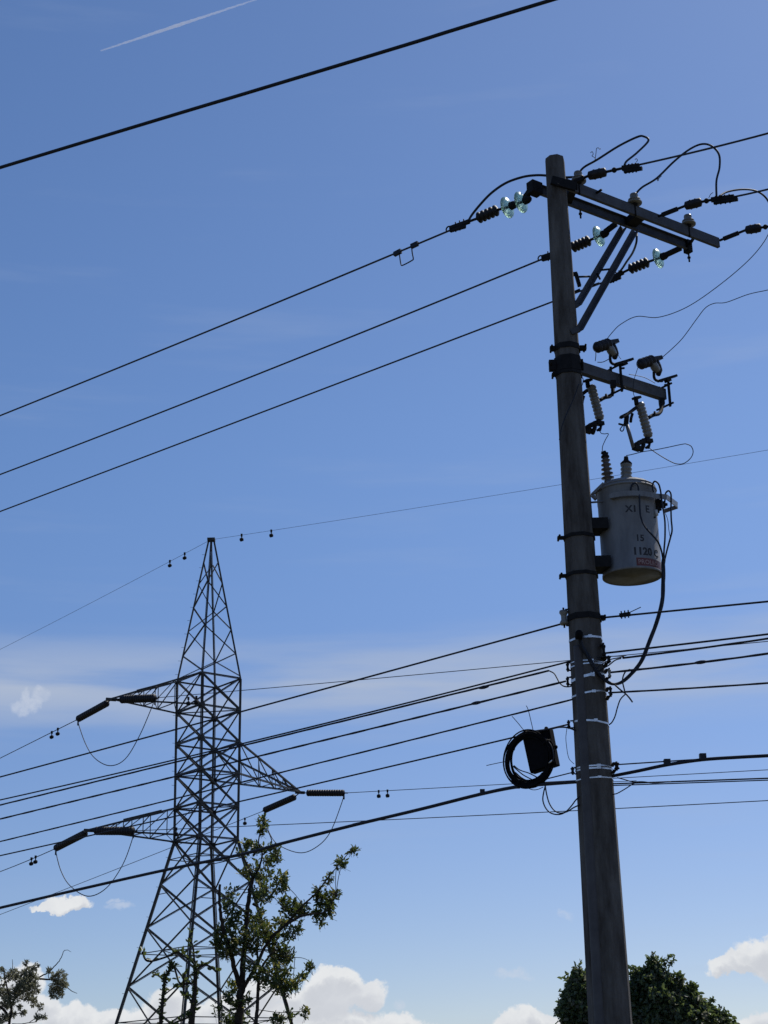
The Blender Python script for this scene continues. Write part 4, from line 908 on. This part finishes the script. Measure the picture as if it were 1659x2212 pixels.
def grow(tree, leaves, twigs, base, tip, nl, L, w, r=.006, droop=.2, k=5):
    mid = (base+tip)/2+rv()*(tip-base).length*.15; pts = smooth([base, mid, tip], 4)
    twigs.tube(pts, [r*.8*(1-.75*i/(len(pts)-1)) for i in range(len(pts))], 5, False)
    for i in range(nl):
        f = .25+.75*(i+random.random()*.6)/nl; f = min(f, 1); j = min(int(f*(len(pts)-1)), len(pts)-2); g_ = f*(len(pts)-1)-j
        p = pts[j].lerp(pts[j+1], min(g_, 1)); ax = (pts[-1]-pts[0]).normalized()
        d = (ax*.8+rv()*1.1+Vector((0, 0, .25-droop))); leafmesh(leaves, p, d, rv()+Vector((0, 0, .6)), L*random.uniform(.65, 1.15), w*random.uniform(.75, 1.15))
# middle tree in front of the tower
zt4 = crop(800, 3200, 700); Y0 = 24.0
T1 = thing('tree', tuple(Vector((aty(430, 2212, Y0).x+.6, Y0, 0))), 'open leafy tree with upright limbs in front of the lattice tower', 'tree')
wood = MB(); lv = MB(); lvy = MB(); tw_ = MB()
def limb(lst, r0, r1, dy=0., cr_=zt4, Yb=Y0, store=None, wd=None):
    n = len(lst); P = [aty(*cr_(*p), Yb+dy*i/(n-1)) for i, p in enumerate(lst)]; s_ = smooth(P, 5)
    for i in range(1, len(s_)-1): s_[i] = s_[i]+rv()*r0*.25
    (wd or wood).tube(s_, [r0+(r1-r0)*i/(len(s_)-1) for i in range(len(s_))], 9, False); 
    if store is not None: store += s_
    return s_
SK = []
gb0 = aty(*zt4(365, 2124), Y0); root = Vector((gb0.x+.05, Y0, -.05))
wood.tube(smooth([root, root.lerp(gb0, .5)+Vector((.05, 0, 0)), gb0], 5), [.085, .083, .081, .079, .076, .074, .072, .070, .068, .066, .062][:11], 10, False)
limb([(365, 2124), (375, 1950), (390, 1800), (400, 1700)], .060, .053, 0, store=SK)
limb([(380, 1780), (330, 1600), (285, 1440), (230, 1250), (200, 1100), (185, 950), (190, 800)], .038, .018, -.5, store=SK)
limb([(395, 1720), (415, 1500), (430, 1300), (450, 1050), (475, 850), (500, 740)], .044, .027, .3, store=SK)
limb([(500, 740), (460, 650), (425, 560), (410, 470)], .022, .007, .3, Yb=Y0+.3, store=SK)
limb([(490, 760), (560, 640), (590, 500), (555, 400), (590, 250), (620, 130)], .018, .005, -.3, Yb=Y0+.3, store=SK)
limb([(600, 520), (680, 400), (640, 290)], .012, .004, 0, Yb=Y0, store=SK)
limb([(410, 1780), (470, 1680), (540, 1560), (600, 1420), (700, 1280), (820, 1180), (900, 1080), (1000, 980), (1100, 880), (1180, 780), (1300, 630), (1430, 470)], .029, .005, -.8, store=SK)
limb([(800, 1190), (960, 1100), (1080, 1080), (1200, 1050), (1290, 900)], .022, .005, .2, Yb=Y0-.5, store=SK)
limb([(500, 980), (570, 1040), (590, 1140)], .02, .012, .1, Yb=Y0+.3, store=SK)
limb([(470, 850), (600, 960), (700, 870), (770, 720)], .025, .008, .5, Yb=Y0+.3, store=SK)
limb([(530, 2124), (545, 1950), (555, 1750), (560, 1620), (540, 1400), (560, 1200)], .028, .011, .3, Yb=Y0-.3, store=SK)
limb([(560, 1640), (640, 1500), (740, 1420), (820, 1500)], .02, .006, .4, Yb=Y0-.2, store=SK)
limb([(870, 2124), (830, 1950), (800, 1830), (850, 1740), (960, 1650), (1050, 1560)], .022, .005, .3, Yb=Y0+.5, store=SK)
limb([(780, 1480), (880, 1490), (980, 1500), (1060, 1540)], .006, .003, 0, Yb=Y0, store=SK)
# clumps: centre, radii (crop px), number of twigs
CLP = [(600, 190, 50, 60, 9), (590, 270, 45, 50, 7), (450, 400, 60, 40, 9), (560, 440, 70, 40, 8), (700, 440, 70, 60, 10), (720, 530, 50, 40, 8), (640, 560, 50, 50, 6), (500, 470, 60, 60, 7),
       (520, 650, 110, 80, 18), (600, 720, 90, 80, 14), (630, 850, 90, 90, 20), (540, 900, 60, 80, 10), (780, 780, 55, 95, 20), (420, 680, 50, 50, 5),
       (300, 860, 70, 50, 6), (260, 980, 80, 60, 8), (340, 1060, 90, 60, 11), (560, 1080, 70, 70, 10), (480, 1150, 90, 80, 14), (300, 1160, 90, 70, 16), (200, 1230, 70, 60, 12), (340, 1300, 110, 80, 22),
       (170, 1350, 60, 70, 13), (260, 1420, 90, 60, 17), (540, 1270, 110, 90, 26), (640, 1240, 90, 80, 20), (460, 1380, 90, 80, 18), (700, 1330, 80, 80, 14), (850, 1240, 90, 70, 12), (780, 1150, 80, 70, 16),
       (860, 1020, 100, 80, 24), (960, 1030, 80, 70, 16), (800, 940, 60, 40, 8), (1120, 870, 60, 50, 10), (1190, 930, 90, 80, 18), (1230, 1020, 70, 60, 14), (1280, 880, 45, 45, 8), (1120, 1060, 70, 60, 10),
       (1220, 740, 50, 50, 7), (1340, 610, 55, 50, 6), (1440, 470, 45, 35, 6), (1300, 560, 40, 30, 3), (720, 1480, 80, 70, 16), (820, 1450, 80, 70, 18), (780, 1600, 90, 60, 14), (640, 1560, 90, 80, 12), (700, 1700, 90, 70, 14),
       (800, 1750, 90, 80, 20), (880, 1720, 80, 60, 12), (600, 1700, 60, 60, 7), (480, 1560, 70, 60, 8), (540, 1650, 60, 50, 6), (310, 1760, 60, 60, 8), (280, 1850, 50, 50, 7), (340, 1930, 70, 60, 10), (460, 1880, 60, 60, 6),
       (970, 1670, 60, 40, 6), (1040, 1560, 40, 30, 5), (380, 2060, 80, 60, 12), (270, 2080, 60, 60, 8), (740, 2080, 60, 60, 10), (850, 2030, 60, 40, 5), (1000, 2000, 50, 50, 5), (180, 1980, 60, 60, 5), (400, 500, 50, 50, 4), (1150, 1160, 60, 30, 3), (930, 1200, 50, 50, 5)]
pxm = Y0/FPX*700/1659/1.8517*1.02
for (cx, cy, rx, ry, nt_) in CLP:
    yb = Y0+random.uniform(-.5, .5); c = aty(*zt4(cx, cy), yb); s_ = min(SK, key=lambda p: (p-c).length); c.y = (c.y+s_.y)/2
    c = aty(*zt4(cx, cy), c.y)
    for _ in range(int(nt_*2.4)):
        v = rv(); tip = c+Vector((v.x*rx*pxm*1.2, v.y*(rx+ry)*.5*pxm*1.8, v.z*ry*pxm*1.2)); inw = (c-tip).normalized() if (c-tip).length > .01 else rv()
        base = tip+(inw*.6+rv()*.6+Vector((0, 0, -.5))).normalized()*random.uniform(.08, .20)
        grow(T1, lvy if random.random() < .12 else lv, tw_, base, tip, random.randint(2, 5), random.uniform(.058, .088), .034, .0030)
        if random.random() < .3: tw_.tube([base, base.lerp(c, .5)+rv()*.02, c], .0028, 4, False)
    if (s_-c).length > .08: tw_.tube(smooth([s_, (s_+c)/2+rv()*.04, c], 4), .005, 5, False)
wood.build('trunk', 'bark', T1); tw_.build('twigs', 'bark', T1); lv.build('foliage', 'leaf', T1); lvy.build('yellow_foliage', 'leafy', T1)

# two leafy shoots beside the tower leg
zs_ = crop(400, 3300, 700)
def shoot(lst, r0, label, Yb, leaf_n, extra=()):
    P = smooth([aty(*zs_(*p), Yb) for p in lst], 8); g0 = Vector((P[0].x, Yb, 0)); t = thing('young_tree', tuple(g0), label, 'tree', 'young trees at the foot of the view')
    wd, l_ = MB(), MB(); allp = [g0, g0.lerp(P[0], .5)]+P
    wd.tube(allp, [r0-(r0*.6)*i/(len(allp)-1) for i in range(len(allp))], 8, False); branches = [P]
    for e in extra: Q_ = smooth([aty(*zs_(*p), Yb+.05) for p in e], 5); wd.tube(Q_, r0*.3, 6, False); branches.append(Q_)
    for B_ in branches:
        for _ in range(int(leaf_n*len(B_)/len(P)*(1 if B_ is P else .28))):
            p = random.choice(B_); d = rv(); d.z = abs(d.z)*.6+.1; q_ = 1 if B_ is not P else .62; leafmesh(l_, p+d*r0*.4, d, rv(), .09*q_*random.uniform(.6, 1.2), .042*q_)
    wd.build('trunk', 'bark', t); l_.build('foliage', 'leaf', t)
shoot([(560, 2000), (575, 1880), (590, 1700), (605, 1550), (620, 1440), (665, 1370), (690, 1310)], .030, 'slim young stem closely set with small leaves at the left of the tower foot', 22.5, 230, [[(600, 1620), (660, 1570), (720, 1530)]])
shoot([(860, 2000), (870, 1850), (885, 1700), (900, 1550), (905, 1430), (910, 1330)], .048, 'thick upright stem in front of the near tower leg', 22.5, 200, [[(880, 1800), (800, 1840), (700, 1880), (640, 1950)], [(905, 1330), (860, 1290), (790, 1240), (740, 1200)], [(905, 1400), (960, 1330), (1040, 1340), (1100, 1390)], [(890, 1760), (850, 1650), (800, 1600), (790, 1500), (800, 1400)], [(880, 1500), (760, 1500), (720, 1400), (700, 1330)], [(900, 1350), (880, 1150), (850, 1080), (880, 990)], [(740, 1200), (600, 1260), (450, 1290), (400, 1200)], [(640, 1500), (540, 1420), (490, 1440)]])

# tree at the lower left corner
zc_ = crop(0, 3700, 400); Y2 = 34.0; SK2 = []
T2 = thing('tree', tuple(aty(*zc_(150, 1642), Y2)*1.0), 'sparse grey green tree at the bottom left corner', 'tree')
T2.location = (aty(*zc_(150, 1642), Y2).x, Y2, 0); T2['_at'] = tuple(T2.location)
w2, l2, q2 = MB(), MB(), MB(); b0 = aty(*zc_(150, 1642), Y2)
w2.tube([Vector((b0.x, Y2, -.05)), Vector((b0.x, Y2, b0.z*.5)), b0], [.10, .07, .045], 9, False)
for lst, a, b_ in (([(150, 1642), (175, 1500), (200, 1350), (260, 1200), (420, 1050), (560, 930), (680, 850), (800, 790), (900, 690), (1000, 570), (1060, 430), (1130, 420), (1180, 450)], .026, .003),
                   ([(150, 1600), (100, 1450), (-60, 1300), (-200, 1200)], .03, .02), ([(650, 890), (760, 905), (860, 900), (960, 930), (1060, 1000), (1130, 1050), (1200, 1100), (1280, 1135)], .02, .005),
                   ([(190, 1400), (150, 1150), (80, 900), (50, 700)], .026, .006), ([(230, 1250), (300, 1000), (380, 800), (450, 700), (400, 560)], .022, .004), ([(180, 1480), (300, 1470), (420, 1440)], .015, .005), ([(200, 1642), (360, 1642), (480, 1620), (600, 1610)], .012, .005), ([(450, 700), (540, 680), (600, 620)], .012, .004), ([(80, 900), (200, 740), (205, 570)], .012, .004), ([(-100, 1250), (-150, 950), (-100, 700)], .03, .01)):
    limb(lst, a, b_, random.uniform(-.5, .5), cr_=zc_, Yb=Y2, store=SK2, wd=w2)
pm2 = Y2/FPX*400/1659/1.8517*1.02
for (cx, cy, rx, ry, n) in ((230, 820, 90, 90, 26), (100, 850, 130, 90, 20), (380, 860, 110, 100, 34), (500, 800, 110, 90, 30), (560, 880, 90, 80, 22), (420, 1000, 150, 120, 56), (540, 1060, 110, 100, 34), (300, 1080, 120, 110, 44), (80, 1130, 110, 90, 40), (200, 1230, 120, 80, 30), (480, 1200, 110, 90, 26), (90, 1330, 90, 80, 24), (560, 1280, 80, 70, 12),
                            (980, 860, 120, 110, 42), (960, 1000, 150, 90, 40), (930, 1130, 120, 90, 36), (1060, 980, 60, 60, 14), (820, 760, 40, 40, 8), (330, 1365, 30, 30, 6), (390, 1450, 50, 40, 8), (640, 1520, 60, 50, 10), (740, 1530, 35, 30, 5), (600, 700, 50, 60, 8), (430, 640, 40, 50, 6), (50, 1560, 90, 80, 20), (210, 1470, 60, 70, 12), (30, 1000, 60, 60, 6), (30, 740, 60, 40, 6), (-200, 1000, 150, 200, 50), (-150, 1350, 150, 150, 40), (680, 1350, 50, 50, 6)):
    c = aty(*zc_(cx, cy), Y2+random.uniform(-.4, .4)); s_ = min(SK2, key=lambda p: (p-c).length)
    if (s_-c).length > .06: q2.tube(smooth([s_, (s_+c)/2+rv()*.05, c], 4), .008, 5, False)
    for _ in range(int(n*2.2)):
        v = rv(); tip = c+Vector((v.x*rx*pm2*1.1, v.y*rx*pm2*1.3, v.z*ry*pm2*1.1)); grow(T2, l2, q2, tip.lerp(c, random.uniform(.2, .6))+rv()*.05, tip, random.randint(3, 6), .066, .022, .0030)
w2.build('trunk', 'bark', T2); q2.build('twigs', 'bark', T2); l2.build('foliage', 'leafg', T2)

# dense tree behind the pole
zd = crop(2200, 3750, 872); Y3 = 30.0
def dense(label, cen, Yb, ells, n, seed, twsp):
    random.seed(seed); b0 = aty(*zd(*cen), Yb); t = thing('dense_tree', (b0.x, Yb, 0), label, 'tree', 'dense dark green trees behind the pole')
    wd, l_, y_ = MB(), MB(), MB(); wd.tube([Vector((b0.x, Yb, -.05)), Vector((b0.x+.1, Yb, b0.z*.5)), b0], [.2, .16, .10], 10, False); pm = Yb/FPX*872/1659/1.8517*1.02
    tot = sum(a[2]*a[3] for a in ells)
    for (cx, cy, rx, ry) in ells:
        c = aty(*zd(cx, cy), Yb); R3 = Vector((rx*pm*random.uniform(.82, .98), max(rx, ry*.6)*pm*.9, ry*pm))
        wd.tube(smooth([b0, (b0+c)/2+rv()*.1, c], 5), .035, 6, False)
        for _ in range(int(n*rx*ry/tot)):
            v = rv(); v = v.normalized()*((random.random()**.4)*random.uniform(.72, 1.0) if random.random() < .93 else random.uniform(1.0, 1.28))
            cl = c+Vector((v.x*R3.x, v.y*R3.y, v.z*R3.z)); dn = v.normalized(); 
            pale = random.random() < .13
            for k in range(random.randint(5, 9)):
                leafmesh(y_ if pale else l_, cl+rv()*.09, dn*.5+rv()*.9+Vector((0, 0, -.25)), dn+rv()*.8, .12*random.uniform(.5, 1.1), .058)
    for lst in twsp:
        P = smooth([aty(*zd(*p), Yb) for p in lst], 5); wd.tube(P, .006, 5, False)
        for p in P[3:]:
            for k in range(3): leafmesh(l_, p, rv(), rv(), .08, .035)
    wd.build('trunk', 'bark', t); l_.build('foliage', 'leafd', t); y_.build('pale_foliage', 'leafg', t)
dense('dark dense tree showing just left of the pole foot', (250, 658), Y3-1, [(215, 330, 45, 90), (205, 420, 85, 90), (180, 530, 105, 110), (260, 480, 110, 130), (200, 640, 130, 110), (300, 640, 130, 120)], 1250, 3, [[(212, 300), (215, 250), (228, 195)]])
dense('broad dense tree rising just right of the pole foot', (900, 658), Y3+1.5, [(788, 215, 28, 50), (795, 285, 60, 70), (700, 300, 60, 62), (730, 370, 100, 100), (860, 330, 60, 80), (660, 460, 100, 160), (800, 460, 150, 140), (945, 400, 60, 62), (960, 480, 75, 85), (930, 570, 150, 120), (1080, 530, 115, 95), (1060, 640, 210, 110), (1220, 610, 115, 90), (1310, 650, 85, 70), (760, 640, 200, 110), (590, 500, 60, 170), (600, 640, 80, 100), (1075, 400, 22, 34), (985, 320, 22, 26), (1010, 400, 30, 30)], 3000, 4,
      [[(785, 220), (785, 170), (792, 120)], [(870, 240), (890, 190), (925, 125)], [(860, 230), (870, 190), (850, 160)], [(900, 240), (920, 200), (940, 165)], [(1200, 500), (1230, 480), (1240, 470)], [(1290, 540), (1310, 520)], [(970, 330), (985, 300), (975, 290)]])

for o in list(bpy.data.objects):
    if '_at' in o: del o['_at']
